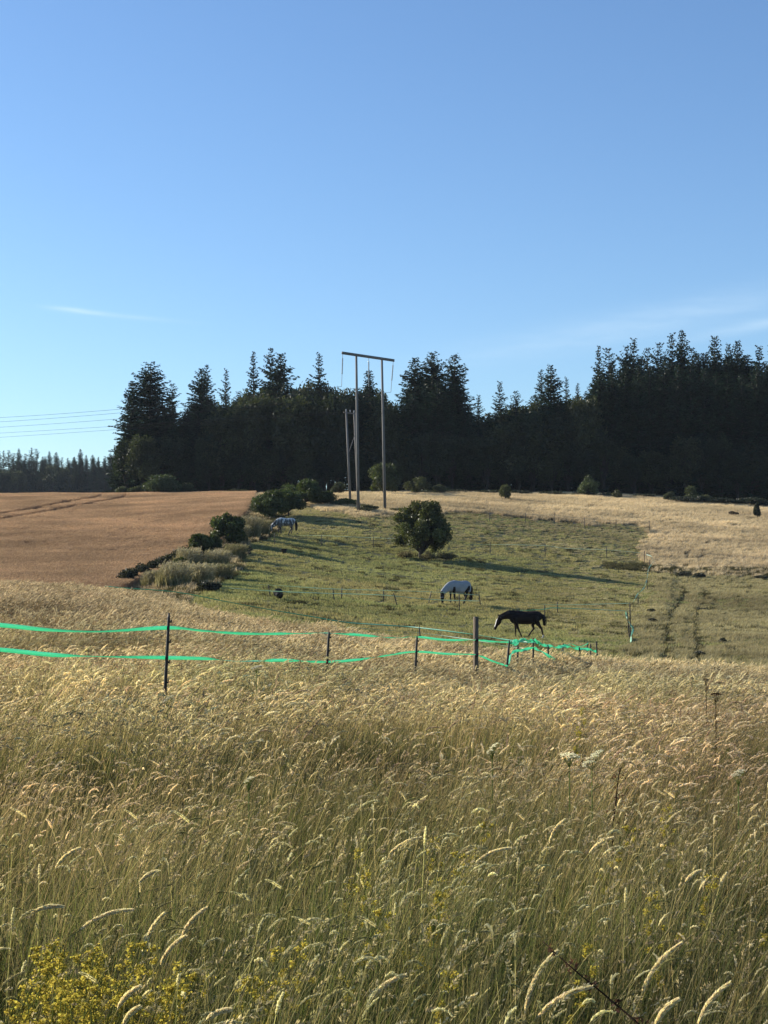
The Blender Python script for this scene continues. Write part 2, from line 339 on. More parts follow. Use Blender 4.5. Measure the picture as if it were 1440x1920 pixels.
def blades(s, n, rad, hmin, hmax, wd, lean, cols_, r, k=4, wind=.5):
    a = r.random(n) * 6.283; q = rad * np.sqrt(r.random(n)); b = np.stack([q * np.cos(a), q * np.sin(a), np.zeros(n) - .02], 1)
    h = hmin + (hmax - hmin) * r.random(n); a2 = r.random(n) * 6.283
    dr = np.stack([np.cos(a2), np.sin(a2), np.zeros(n)], 1) * (1 - wind) + WIND * wind; l = h * lean * (.3 + r.random(n))
    tt = np.linspace(0, 1, k); P = b[:, None] + dr[:, None] * (l[:, None] * tt[None] ** 2)[..., None] + np.array([0, 0, 1.]) * (h[:, None] * (tt[None] - .18 * lean * tt[None] ** 3))[..., None]
    wdt = (wd * (.6 + .8 * r.random(n)))[:, None] * (1 - tt[None] ** 2 * .92)
    side = np.stack([-np.sin(a2 + 1), np.cos(a2 + 1), np.zeros(n)], 1)
    pick = r.integers(0, len(cols_), n); c = np.asarray(cols_)[pick] * (1 + (r.random((n, 1)) - .5) * .5)
    s.strips(P, wdt, side, c); return P
def heads(s, n, rad, hmin, hmax, hl, hr, spk, r, cols_, stemw, stemc, droop=1.0, lean=.25, spl=.012, core=True):
    """flowering stems that bow down-wind, each with a furry spike"""
    a = r.random(n) * 6.283; q = rad * np.sqrt(r.random(n)); b = np.stack([q * np.cos(a), q * np.sin(a), np.zeros(n)], 1)
    h = hmin + (hmax - hmin) * r.random(n); yaw = r.normal(0, .75, n)
    wd = np.stack([WIND[0] * np.cos(yaw) - WIND[1] * np.sin(yaw), WIND[0] * np.sin(yaw) + WIND[1] * np.cos(yaw), np.zeros(n)], 1)
    k = 5; tt = np.linspace(0, 1, k); l = h * lean * (.4 + .9 * r.random(n))
    P = b[:, None] + wd[:, None] * (l[:, None] * tt[None] ** 2.2)[..., None] + np.array([0, 0, 1.]) * (h[:, None] * tt[None])[..., None]
    sa = r.random(n) * 3.14; side = np.stack([np.cos(sa), np.sin(sa), np.zeros(n)], 1)
    s.strips(P, np.full((n, k), stemw) * np.linspace(1, .7, k), side, jit(stemc, n, .3, r))
    # spike spine: starts along stem tangent, bows over
    L_ = hl * (.45 + 1.1 * r.random(n)); th0 = np.arctan2(1.0, 2.2 * lean * (.4 + .9 * r.random(n)) + .15); bend = droop * (.05 + 1.7 * r.random(n) ** 1.4) 
    m_ = 7; ss = np.linspace(0, 1, m_); pts = [P[:, -1]]
    for i in range(1, m_):
        th = th0 - bend * ss[i]; pts.append(pts[-1] + (wd * np.cos(th)[:, None] + np.array([0, 0, 1.]) * np.sin(th)[:, None]) * (L_ / (m_ - 1))[:, None])
    S = np.stack(pts, 1); hc = np.asarray(cols_)[r.integers(0, len(cols_), n)] * (1 + (r.random((n, 1)) - .5) * .3)
    prof = np.sin(np.clip(ss * 1.0 + .12, 0, 1) * math.pi * .93 + .12) ** .6
    if core:
        up = np.array([0, 0, 1.]); s.strips(S, np.full((n, m_), hr * 1.5) * prof, np.cross(wd, up), hc); s.strips(S, np.full((n, m_), hr * 1.5) * prof, unit(up * .8 - wd * .6), hc)
    if spk:
        f = r.random((n, spk)); fi = f * (m_ - 1.001); i0 = fi.astype(int); fr = (fi - i0)[..., None]; ar = np.arange(n)[:, None]
        C = S[ar, i0] * (1 - fr) + S[ar, i0 + 1] * fr; tg = unit(S[ar, i0 + 1] - S[ar, i0]); rd = unit(np.cross(tg, rdir(n * spk, r).reshape(n, spk, 3)))
        rr = hr * (.5 + .7 * r.random((n, spk, 1))) * np.interp(f, ss, prof)[..., None]
        C = (C + rd * rr * .8).reshape(-1, 3); A = (unit(tg * .8 + rd * .6) * spl * .5).reshape(-1, 3); B = (np.cross(tg, rd) * spl * .17).reshape(-1, 3)
        s.diamonds(C, A, B, (hc[:, None] * (1 + (r.random((n, spk, 1)) - .5) * .5)).reshape(-1, 3))
GREEN = [(.16, .17, .05), (.20, .19, .06), (.12, .15, .05), (.30, .25, .12), (.26, .20, .10), (.17, .16, .07)]
DGREEN = [(.105, .125, .040), (.125, .135, .050), (.080, .105, .038), (.165, .15, .080), (.14, .125, .065), (.090, .110, .042)]  # greener close-up blades, also darkened for the shade deep between stems
BROWN = [(.26, .225, .13), (.215, .18, .105)]
STRAW = [(.41, .355, .22), (.35, .30, .175), (.27, .245, .125)]
CREAM = [(.70, .62, .43), (.64, .57, .39), (.75, .68, .50)]
PINK = [(.42, .33, .235), (.46, .38, .265), (.36, .29, .19)]
# near meadow clumps
vn = []
for i in range(8):
    r = np.random.default_rng(100 + i); s = Soup()
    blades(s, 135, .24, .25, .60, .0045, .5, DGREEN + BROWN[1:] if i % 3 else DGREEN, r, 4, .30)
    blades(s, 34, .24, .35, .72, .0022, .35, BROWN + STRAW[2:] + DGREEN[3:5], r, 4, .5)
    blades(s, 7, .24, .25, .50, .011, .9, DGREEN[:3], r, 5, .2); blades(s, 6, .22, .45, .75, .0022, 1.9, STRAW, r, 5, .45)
    heads(s, 8, .24, .48, .66, .06, .009, 24, r, PINK + BROWN, .0016, (.22, .19, .09), 1.0, .3, .010, False)
    if i % 2 == 0: heads(s, 1, .2, .56, .74, .066, .0038, 110, r, CREAM, .0022, (.38, .34, .17), .75, .50, .010)
    heads(s, 5, .24, .46, .70, .045, .0034, 42, r, CREAM + STRAW, .0016, (.36, .30, .16), .9, .40, .009)
    vn.append(proto('near_clump', s, M_meadow))
vm = []
for i in range(6):
    r = np.random.default_rng(200 + i); s = Soup()
    blades(s, 80, .27, .3, .6, .0075, .5, DGREEN + GREEN[3:5] + BROWN, r, 3, .35)
    heads(s, 9, .27, .50, .70, .085, .0070, 26, r, CREAM + STRAW[:1] + PINK[:1], .003, (.38, .32, .18), 1.0, .5, .020)
    heads(s, 16, .27, .46, .66, .07, .012, 12, r, PINK + STRAW, .0028, (.34, .27, .15), 1.1, .35, .020, False)
    vm.append(proto('mid_clump', s, M_meadow))
vf = []
for i in range(5):
    r = np.random.default_rng(300 + i); s = Soup()
    blades(s, 30, .30, .35, .6, .015, .5, STRAW + GREEN[3:5], r, 3, .4)
    heads(s, 24, .30, .50, .74, .10, .013, 9, r, CREAM + STRAW[:1], .006, (.42, .34, .2), 1.0, .5, .035)
    heads(s, 14, .30, .46, .68, .09, .016, 8, r, PINK, .005, (.36, .28, .17), 1.2, .4, .035, False)
    vf.append(proto('far_clump', s, M_meadow))
def pts_in(y0, y1, dens, spread=.40, extra=2.0):
    A = 0; wmax = spread * y1 + extra; n_ = int(dens * 2 * wmax * (y1 - y0)); Y = y0 + (y1 - y0) * rng.random(n_); X = (rng.random(n_) * 2 - 1) * wmax
    k = np.abs(X) < spread * Y + extra; return X[k], Y[k]
PX, PY, PI_ = [], [], []
for y0, y1, dn in ((1.6, 6, 17), (6, 12, 16), (12, 22, 12), (22, 40, 9), (40, 74, 7)):
    x, y = pts_in(y0, y1, dn); k = regions(x, y)[0]; x, y = x[k], y[k]
    mixn = np.clip((y - 7) / 8, 0, 1); mixf = np.clip((y - 22) / 16, 0, 1); u1, u2 = rng.random(len(x)), rng.random(len(x))
    ii = np.where(u2 < mixf, 14 + rng.integers(0, 5, len(x)), np.where(u1 < mixn, 8 + rng.integers(0, 6, len(x)), rng.integers(0, 8, len(x))))
    PX.append(x); PY.append(y); PI_.append(ii)
PX = np.concatenate(PX); PY = np.concatenate(PY); PI_ = np.concatenate(PI_)
# the collection lists its objects by name: rename so the order is known
for i, v in enumerate(vn + vm + vf): v.name = 'meadow_clump_%02d' % i
npch = vnoise(PX, PY, 1.6, 21); npc2 = vnoise(PX, PY, 5, 22)
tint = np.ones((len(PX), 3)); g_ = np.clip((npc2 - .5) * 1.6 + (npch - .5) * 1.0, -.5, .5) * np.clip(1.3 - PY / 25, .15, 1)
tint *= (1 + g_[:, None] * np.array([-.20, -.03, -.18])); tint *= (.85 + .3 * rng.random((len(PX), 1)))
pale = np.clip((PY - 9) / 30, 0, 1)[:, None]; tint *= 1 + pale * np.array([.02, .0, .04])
npc3 = vnoise(PX, PY, .75, 23); lum = np.where(PY < 24, .80 + .42 * npc3, 1); tint *= lum[:, None]  # low patches tinted darker: shade of the hollows put into the colour
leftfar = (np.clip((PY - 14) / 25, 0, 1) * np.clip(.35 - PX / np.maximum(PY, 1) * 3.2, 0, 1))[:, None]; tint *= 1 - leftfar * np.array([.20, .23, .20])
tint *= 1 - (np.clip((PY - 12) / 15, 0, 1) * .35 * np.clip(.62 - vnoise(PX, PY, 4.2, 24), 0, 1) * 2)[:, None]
hs = (.61 + .29 * npch + .34 * npc3) * (.9 + .2 * rng.random(len(PX))); wsx = .9 + .25 * rng.random(len(PX))
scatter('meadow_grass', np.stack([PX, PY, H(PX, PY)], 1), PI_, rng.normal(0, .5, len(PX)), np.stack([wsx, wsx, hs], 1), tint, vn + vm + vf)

# pasture turf, dry grass and rough tufts
vt = []
for i in range(4):
    r = np.random.default_rng(400 + i); s = Soup()
    blades(s, 46, .34, .05, .15, .035, .7, [(.27, .275, .12), (.235, .245, .10), (.31, .30, .145), (.33, .305, .16)], r, 3, .3); vt.append(proto('turf_%02d' % i, s, M_turf))
for i in range(4):
    r = np.random.default_rng(420 + i); s = Soup()
    blades(s, 50, .36, .22, .48, .030, .5, [(.56, .46, .32), (.50, .41, .275), (.61, .51, .355), (.42, .34, .235)], r, 3, .5); vt.append(proto('turf_%02d' % (i + 4), s, M_turf))
for i in range(3):
    r = np.random.default_rng(440 + i); s = Soup()
    blades(s, 60, .34, .15, .38, .035, .6, [(.06, .055, .03), (.09, .08, .05), (.05, .06, .025)], r, 3, .3); vt.append(proto('turf_%02d' % (i + 8), s, M_turf))
def far_pts(y0, y1, dens, half): 
    n_ = int(dens * (y1 - y0) * 2 * half); return (rng.random(n_) * 2 - 1) * half, y0 + (y1 - y0) * rng.random(n_)
X1, Y1 = far_pts(44, 120, 10, 42); X2, Y2 = far_pts(120, 190, 7, 62); X3, Y3 = far_pts(190, 243, 5.5, 84)
X = np.concatenate([X1, X2, X3]); Y = np.concatenate([Y1, Y2, Y3]); k = np.abs(X) < .30 * Y + 8; X, Y = X[k], Y[k]
me_, cr_, gr_, ro_, we_ = regions(X, Y); ru_ = rut(X, Y)
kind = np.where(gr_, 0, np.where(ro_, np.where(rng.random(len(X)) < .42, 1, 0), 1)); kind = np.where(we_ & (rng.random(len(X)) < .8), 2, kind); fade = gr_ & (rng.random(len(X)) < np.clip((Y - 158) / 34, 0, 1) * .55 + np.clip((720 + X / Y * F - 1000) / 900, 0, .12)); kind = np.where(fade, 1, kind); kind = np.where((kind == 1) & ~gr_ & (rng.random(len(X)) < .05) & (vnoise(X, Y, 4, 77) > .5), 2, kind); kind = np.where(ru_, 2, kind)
sparse = vnoise(X, Y, 2.5, 31) * .6 + vnoise(X, Y, .9, 32) * .4
keep = ~me_ & ~cr_ & ((kind != 0) | (rng.random(len(X)) < .65)) & (~ru_ | (rng.random(len(X)) < .35))
X, Y, kind, sparse, gr_, ro_ = X[keep], Y[keep], kind[keep], sparse[keep], gr_[keep], ro_[keep]
dark = (kind == 0) & (rng.random(len(X)) < .10 * (sparse > .58)); kind = np.where(dark, 2, kind)
ii = np.where(kind == 0, rng.integers(0, 4, len(X)), np.where(kind == 1, 4 + rng.integers(0, 4, len(X)), 8 + rng.integers(0, 3, len(X))))
hs = (.6 + .9 * sparse) * (.8 + .4 * rng.random(len(X))); hs = np.where(kind == 0, hs * (.75 + .6 * vnoise(X, Y * 3, 3, 35)), hs)
hs = np.where((kind == 1) & ro_, hs * .6, hs); hs = np.where((kind == 1) & gr_, hs * .34, hs); hs = np.where(dark, hs * .6, hs); rank = (kind == 0) & (vnoise(X, Y, 1.3, 51) > .72) & (rng.random(len(X)) < .6); hs = np.where(rank, hs * 1.9, hs); hs = np.where(rut(X, Y), hs * .4, hs); pxx = 720 + X / Y * F; rib = (pxx > 900) & (Y > 158) & (kind == 0); hs = np.where(rib, hs * (1 + .35 * np.sin(X * 2.6 + Y * .25) * (vnoise(X, Y, 6, 52) > .3)), hs)
band = np.clip((vnoise(X, Y, 14, 33) - .5) * 1.5 + (vnoise(X * .4, Y * 1.6, 4, 34) - .5) * 1.2, -.6, .6)
tint = np.where((kind == 0)[:, None], 1 + band[:, None] * np.array([.22, .08, .16]), 1 + band[:, None] * np.array([.28, .3, .3]))
tint = np.where((ro_ & (kind == 1))[:, None], tint * np.array([.56, .60, .51]), tint); tint = np.where((gr_ & (kind == 1))[:, None], tint * np.array([.62, .66, .58]), tint)
ws = np.where(kind == 0, 1.0, .95) * (.85 + .4 * rng.random(len(X)))
scatter('pasture_grass', np.stack([X, Y, H(X, Y)], 1), ii, rng.random(len(X)) * 6.28 * (kind == 0) + rng.normal(0, .6, len(X)) * (kind != 0), np.stack([ws, ws, hs], 1), tint, vt)

# ripe crop: stalks and bowed ears
vc = []
for i in range(5):
    r = np.random.default_rng(500 + i); s = Soup()
    blades(s, 46, .33, .55, .70, .030, .15, [(.35, .255, .19), (.30, .22, .16), (.40, .295, .215)], r, 3, .6)
    heads(s, 34, .33, .60, .70, .09, .016, 4, r, [(.49, .36, .27), (.55, .41, .30), (.43, .31, .23)], .01, (.38, .25, .17), 1.4, .15, .05); vc.append(proto('crop_%02d' % i, s, M_turf))
Xa, Ya = far_pts(84, 130, 9, 60); Xb, Yb = far_pts(130, 238, 5.5, 88)
X = np.concatenate([Xa, Xb]); Y = np.concatenate([Ya, Yb]); k = (X > -.34 * Y - 8) & regions(X, Y)[1]; X, Y = X[k], Y[k]
# tramlines left by the sprayer: two wheel marks that curl round at the headland
tram = [[(-500, 150), (-120, 168), (0, 181), (60, 193), (120, 206), (165, 216), (188, 226)], [(-500, 141), (-120, 160), (0, 172), (80, 186), (150, 200), (210, 213), (236, 223), (225, 229), (190, 231)]]
dmin = np.full(len(X), 99.)
for tl in tram:
    p = np.array([[(a - 720) / F * b, b] for a, b in tl]); 
    for a, b in zip(p[:-1], p[1:]):
        d_ = b - a; q = np.clip(((X - a[0]) * d_[0] + (Y - a[1]) * d_[1]) / d_.dot(d_), 0, 1); dmin = np.minimum(dmin, np.hypot(X - a[0] - q * d_[0], Y - a[1] - q * d_[1]))
k = dmin > .85; X, Y = X[k], Y[k]
tn = 1 + ((vnoise(X, Y, 16, 41) - .5) * .3 + (vnoise(X, Y, 4, 42) - .5) * .16)[:, None] * np.array([1, 1, 1.]); hs = .92 + .16 * vnoise(X, Y, 5, 43)
ws = 1.0 + .35 * rng.random(len(X))
scatter('ripe_cereal_crop', np.stack([X, Y, H(X, Y)], 1), rng.integers(0, 5, len(X)), rng.normal(0, .5, len(X)), np.stack([ws, ws, hs], 1), tn, vc)

# ------------------------------------------------------------------ trees
def conifer(seed, Hh=20, Rr=3.6, dens=1.0, ragged=.3, low=.03, colr=(.030, .046, .022)):
    r = np.random.default_rng(seed); tk = Soup(); tk.tube([(0, 0, -.5), (0, 0, Hh * .5), (0.05, 0, Hh * .98)], [.28, .17, .02], 8, (.09, .075, .06))
    C, A, B, CC = [], [], [], []; z = Hh * low
    while z < Hh * .985:
        t_ = z / Hh; Lb = (Rr * (1 - t_) ** .66 + .05) * (1 - .25 * math.exp(-((t_ - .02) / .08) ** 2)); nb = (5 + int(dens * 2.2 - .4)) if t_ < .9 else 4; a0 = r.random() * 6.28
        for j in range(nb):
            if r.random() > .93 * dens: continue
            a = a0 + j * 6.283 / nb + r.normal(0, .25); L_ = Lb * (1 + r.normal(0, ragged)) 
            if L_ < .1: continue
            el = (-.28 + .95 * t_ ** 2.2) + r.normal(0, .08); dr = np.array([math.cos(a), math.sin(a), 0])
            m_ = max(3, int(L_ * 5.5)); f = (np.arange(m_) + .6) / m_; sp = dr[None] * (L_ * f)[:, None] + np.array([0, 0, 1.]) * (z + L_ * f * math.tan(el) + L_ * .16 * f ** 2)[:, None]
            tk.tube([(0, 0, z), tuple(sp[-1])], [.05, .01], 4, (.07, .06, .05), False) if L_ > .8 and r.random() < .5 else None
            lat = np.array([-dr[1], dr[0], 0]); wd = (.15 + .12 * min(L_, 1.6) + .20 * L_ * (1 - f) * .5)
            for sg in (-1, 0, 1):
                o_ = rdir(m_, r) * .10; aa = unit(dr[None] * (.9 if sg else .6) + lat[None] * sg * .9 + np.array([0, 0, -.22 if sg else -.75]) + rdir(m_, r) * .3) * (wd * (1 if sg else .7))[:, None] * .62
                bb = unit(np.cross(aa, rdir(m_, r))) * (.06 + .05 * r.random((m_, 1)))
                C.append(sp + o_ + aa * .7); A.append(aa); B.append(bb); CC.append(np.asarray(colr) * (.6 + .8 * r.random((m_, 1))) * (1 + .5 * f[:, None] ** 2 * np.array([.6, 1, .5])))
        z += (.50 if dens < 1 else .40) * (.7 + .6 * r.random()) * (1 - .15 * t_)
    s = Soup(); s.diamonds(np.concatenate(C), np.concatenate(A), np.concatenate(B), np.concatenate(CC)); return s, tk
def broad(seed, Hh, Rx, Rz, leafn, leaf, nl=30, colr=(.045, .06, .02), base=.25, lobe=.30, cz=None, open_=.0, trunk=None, shell=.55):
    """trunk, limbs and a crown of leaf clumps round the limb ends"""
    r = np.random.default_rng(seed); tk = Soup(); tr_ = trunk or Hh * .02; cz = Hh - Rz if cz is None else cz
    tk.tube([(0, 0, -.3), (r.normal(0, .03) * Hh, 0, Hh * base), (0, 0, cz)], [tr_ * 1.3, tr_, tr_ * .5], 8, (.09, .075, .06))
    d_ = rdir(nl, r); d_[:, 2] = np.where(d_[:, 2] < -.75, -d_[:, 2], d_[:, 2]); q = (shell + (1 - shell) * r.random((nl, 1)) ** .6) * (1 - lobe * .75)
    LC = d_ * q * np.array([Rx, Rx, Rz]) + np.array([0, 0, cz]); lr = lobe * (.6 + .7 * r.random(nl))
    for c in LC: tk.tube([(0, 0, min(Hh * base + .1, c[2])), tuple((np.array([0, 0, cz]) * .35 + c * .65) - np.array([0, 0, .05 * Hh])), tuple(c)], [tr_ * .45, tr_ * .25, tr_ * .08], 5, (.09, .075, .06), False)
    w_ = r.choice(nl, leafn, p=lr ** 2 / (lr ** 2).sum()); o_ = rdir(leafn, r) * (r.random((leafn, 1)) ** .45) * lr[w_][:, None] * np.array([Rx, Rx, Rz])
    C = LC[w_] + o_; C[:, 2] = np.maximum(C[:, 2], .05 + .1 * r.random(leafn))
    A = rdir(leafn, r) * leaf * (.6 + .7 * r.random((leafn, 1))); B = unit(np.cross(A, rdir(leafn, r))) * leaf * .42
    cc = np.asarray(colr) * (.7 + .6 * r.random((leafn, 1))) * (.8 + .4 * r.random((nl, 1)))[w_]
    s = Soup(); s.diamonds(C, A, B, cc); return s, tk
def tree_proto(name, st, m, label, cat, group):
    root = thing(name, label, cat, group=group); obj('crown', st[0], m, root); obj('trunk', st[1], M_bark, root); return root
protos = {}
for i, (rr_, rg, dn, lw) in enumerate(((3.9, .16, 1.3, .02), (3.3, .24, 1.2, .03), (2.6, .20, 1.1, .04), (3.0, .36, .8, .06), (2.6, .30, .95, .10))):
    protos['c%d' % i] = (tree_proto('spruce_tree', conifer(10 + i, 20, rr_, dn, rg, lw, (.015, .024, .015)), M_needle, 'x x x x', 'tree', 'g'), 20, rr_)
for i, (cl, sh) in enumerate((((.028, .036, .018), .5), ((.044, .050, .024), .6), ((.024, .033, .017), .45))):
    protos['b%d' % i] = (tree_proto('broadleaf_tree', broad(30 + i, 16, 4.6, 6.8, 7000, .34, 36, cl, .15, .34, 8.6, shell=sh), M_leaf, 'x x x x', 'tree', 'g'), 16, 4.6)
used = set()
def place(kind, px, toprow, Y, halfpx, label, group, name=None, baserow=None, rz=None):
    root, h0, r0 = protos[kind]; x = (px - 720) / F * Y; zb = hz(x, Y) if baserow is None else at(px, baserow, Y).z
    zb = min(zb, hz(x, Y)); Hh = max(3, at(px, toprow, Y).z - zb); rs = halfpx / F * Y / r0; rz = random.random() * 6.28 if rz is None else rz
    if kind in used: o = dup(root, (x, Y, zb), rz, (rs, rs, Hh / h0), label, group)
    else: used.add(kind); o = root; o.location = (x, Y, zb); o.rotation_euler = (0, 0, rz); o.scale = (rs, rs, Hh / h0); o['label'] = label; o['group'] = group
    return o
SIL = 'conifers rising above the edge of the wood'
spires = [
 ('c1', 246, 712, 238, 30, 'slim spruce at the outermost left end of the wood beside the big dense one'),
 ('c0', 280, 676, 240, 58, 'big dense spruce with broad skirts near the left end of the wood'),
 ('c3', 322, 716, 246, 34, 'ragged spruce with a leaning top just right of the big dense one'),
 ('c1', 376, 688, 246, 38, 'spruce with a blunt double top between ragged spruce and broadleaf canopy'),
 ('c3', 386, 680, 252, 26, 'thin pale spruce top standing behind the blunt double one'),
 ('c4', 423, 688, 255, 20, 'wispy bare spruce leader alone above the low canopy left'),
 ('c4', 474, 656, 250, 26, 'thin sparse spruce left of the dense tall pair'),
 ('c3', 506, 648, 250, 34, 'tallest ragged spruce of the dense pair left of the twin pole'),
 ('c1', 525, 660, 244, 46, 'dense dark spruce of the pair left of the twin pole'),
 ('c4', 598, 658, 250, 28, 'sparse single spruce above the broadleaf dome before the twin pole'),
 ('c2', 692, 690, 248, 26, 'spruce top seen between the two tall poles'),
 ('c1', 778, 668, 242, 46, 'left spruce of the three dark peaks right of the poles'),
 ('c0', 811, 656, 246, 52, 'middle spruce of the three dark peaks right of the poles'),
 ('c1', 853, 662, 242, 48, 'right spruce of the three dark peaks right of the poles'),
 ('c4', 898, 738, 250, 22, 'thin conifer in the dip beside the three dark peaks'),
 ('c4', 938, 712, 248, 26, 'pale thin conifer right of the dip in the wood'),
 ('c3', 968, 730, 244, 30, 'crooked conifer with a one-sided top in the low part of the wood'),
 ('c4', 1015, 690, 250, 26, 'thin left twin of the two spires midway along the wood'),
 ('c1', 1034, 682, 246, 36, 'fuller right twin of the two spires midway along the wood'),
 ('c4', 1063, 704, 250, 18, 'small thin spire just right of the midway twins'),
 ('c4', 1084, 716, 250, 18, 'smallest spire before the wood steps up'),
 ('c4', 1124, 645, 250, 26, 'bare-tipped conifer at the step where the tall wood begins'),
 ('c3', 1143, 648, 246, 40, 'flat-topped ragged conifer at the step where the tall wood begins')]
for k_, px, tr_, Y_, hw, lb in spires: place(k_, px, tr_, Y_ + 14, hw * ((1.3 if 770 < px < 860 else 1.4) if k_ in ('c0', 'c1', 'c2') else 1.15), lb, SIL)
for px, tr_ in ((1176, 644), (1190, 630), (1216, 648), (1236, 638), (1262, 620), (1281, 616), (1300, 648), (1322, 658), (1343, 624), (1369, 642), (1385, 636), (1403, 660), (1426, 644), (1452, 640), (1480, 630), (1520, 640), (1560, 628), (1600, 640)):
    place(('c3', 'c1', 'c4', 'c2')[px % 4], px, tr_, 258 + (px * 7) % 9, 38 + px % 9, 'dark spruce with a pointed leader in the tall right part of the wood', 'spruces of the tall right part of the wood')
sil = ([225, 245, 300, 340, 365, 400, 440, 480, 560, 600, 640, 700, 725, 742, 760, 800, 860, 888, 920, 960, 1000, 1050, 1090, 1112, 1130, 1200, 1300, 1440, 1700], [850, 775, 752, 762, 745, 735, 728, 716, 706, 702, 712, 712, 724, 775, 708, 700, 706, 772, 778, 752, 738, 728, 732, 705, 676, 664, 660, 668, 670])
for rowi, (Y_, step) in enumerate(((252, 26), (263, 22), (275, 26))):
    px = 246 + rowi * 9
    zone = lambda p: ['by the big left spruce', 'left of the broadleaf domes', 'left of the twin pole', 'directly behind the twin pole', 'behind the three dark peaks', 'in the dip', 'round the two midway spires', 'where the wood steps up', 'in the tall right part', 'at the far right end'][int(np.searchsorted([345, 470, 640, 745, 890, 1000, 1105, 1200, 1340], p))]
    while px < (1470 if rowi else 1720):
        top = np.interp(px, *sil) + random.uniform(-4, 26) + (10 if rowi == 0 else 0)
        brd = 395 < px < 745 or 890 < px < 1105
        kk = random.choice(['b0', 'b1', 'b2', 'b1']) if brd and random.random() < .8 else random.choice(['c0', 'c1', 'c2', 'c1'])
        if px < 300: kk = 'c1'
        if kk[0] == 'b': place(kk, px, top, Y_ + random.uniform(-2, 2), random.uniform(44, 60), 'leafy broadleaf tree in the canopy ' + zone(px), 'broadleaf trees of the wood')
        else: place(kk, px, top, Y_ + random.uniform(-2, 2), random.uniform(36, 52), 'dark conifer packed into the wood ' + zone(px), 'conifers filling the wood')
        px += step * random.uniform(.8, 1.2)
# low growth that closes the foot of the wood
px = 236
while px < 1480:
    place(random.choice(['b0', 'b1', 'b2']), px, random.uniform(800, 850), 249 + random.uniform(-1.5, 1.5), random.uniform(28, 40), 'low dark undergrowth tree at the shaded wood foot ' + zone(px), 'undergrowth at the foot of the wood', ); px += random.uniform(26, 38)
# distant wood beyond the crop field
for rowi, (Y_, a, b) in enumerate(((600, 850, 872), (630, 836, 858), (615, 852, 866))):
    px = -70 + rowi * 6
    while px < 300:
        kk = random.choice(['c1', 'c2', 'c3', 'c2', 'b0', 'b1']) if rowi == 0 else random.choice(['b0', 'b1', 'b2', 'c0']) if rowi == 2 else random.choice(['c1', 'c1', 'c3'])
        top = random.uniform(a, b) + (14 if kk[0] == 'b' else 0)
        place(kk, px, top, Y_ + random.uniform(-6, 6), random.uniform(11, 17) if kk[0] == 'c' else random.uniform(17, 24), 'small far-off tree of the distant wood beyond the crop field', 'trees of the distant wood', baserow=928)
        px += random.uniform(9, 13)

# ------------------------------------------------------------------ bushes and hedges
BU = {}
def bush(px, base, wpx, hpx, label, Y=None, name='hedge_bush', colr=(.05, .065, .022), group='bushes round the fields', seed=None, n_=3200, lobe=.34, cat='bush', leafs=None, m=None, sx=1.0):
    Y = Yrow(px, base) if Y is None else Y; p = G(px, Y); mW = wpx / F * Y / 2; mH = hpx / F * Y
    seed = seed or int(px * 7 + base); lf = leafs or max(.07, min(.2, .055 * math.sqrt(mW * mH) + .04))
    st = broad(seed, mH, mW, mH * .56, n_, lf, 22, colr, .12, lobe, mH * .5, trunk=max(.05, mH * .03), shell=.35)
    root = thing(name, label, cat, p, 0, group); obj('foliage', st[0], m or M_leaf, root); obj('stem', st[1], M_bark, root); root.scale = (1, sx, 1); return root
HG = 'bushes of the hedge between crop and paddock'
bush(428, 1023, 74, 58, 'dark round hedge bush casting a long shadow over the paddock', group=HG, n_=5200)
bush(378, 1042, 62, 42, 'lower dark hedge bush nearest the crop edge, beside pale weeds', group=HG, n_=4200)
bush(338, 1074, 44, 26, 'low green bush half buried in the pale weeds below the hedge bushes', group=HG)
bush(402, 1034, 40, 30, 'small bush filling the gap between the two round hedge bushes', group=HG)
bush(507, 972, 78, 52, 'large spreading hedge bush behind the grazing dappled horse', group=HG, n_=5200)
bush(540, 968, 66, 50, 'second large hedge bush overlapping the spreading one', group=HG, n_=4800)
bush(572, 948, 90, 48, 'long tall hedge bush at the upper corner of the paddock', group=HG, n_=5600, Y=188)
bush(548, 935, 60, 34, 'hedge bush behind the long tall one towards the wood', group=HG, Y=196)
bush(608, 948, 50, 28, 'low hedge bush trailing right towards the twin pole', group=HG, Y=190)
bush(648, 946, 66, 15, 'low dark bramble strip at the foot of the short pole', group=HG, Y=188)
bush(690, 952, 50, 14, 'low scrub tuft between the feet of the twin pole', group=HG, Y=181, colr=(.08, .075, .04))
bush(748, 951, 40, 9, 'low scrub tuft at the right foot of the twin pole', group=HG, Y=183, colr=(.08, .075, .04))
FB = 'bushes along the edge of the wood'
bush(718, 923, 78, 58, 'big rounded bush seen behind the right leg of the twin pole', Y=222, group=FB, n_=5500, colr=(.055, .065, .025))
bush(636, 922, 36, 24, 'small pale bush left of the short pole before the wood', Y=226, group=FB, colr=(.065, .07, .035))
bush(783, 921, 50, 34, 'pale bush right of the big rounded one before the wood', Y=228, group=FB, colr=(.075, .08, .04))
bush(824, 921, 34, 20, 'little bush next right of the pale one before the wood', Y=229, group=FB, colr=(.07, .075, .04))
bush(948, 936, 26, 30, 'upright round bush standing alone in the dry grass', Y=214, group=FB, colr=(.07, .075, .03))
bush(1158, 930, 26, 16, 'small round bush at the wood edge under the step in the trees', Y=228, group=FB, colr=(.075, .075, .04))
bush(1104, 922, 44, 42, 'pale leafy sapling catching light against the dark wood', Y=232, group=FB, colr=(.09, .11, .055), name='sapling', cat='young tree')
bush(1257, 938, 28, 18, 'small bush at the left end of the dark right-hand hedge', Y=228, group=FB, colr=(.06, .065, .035))
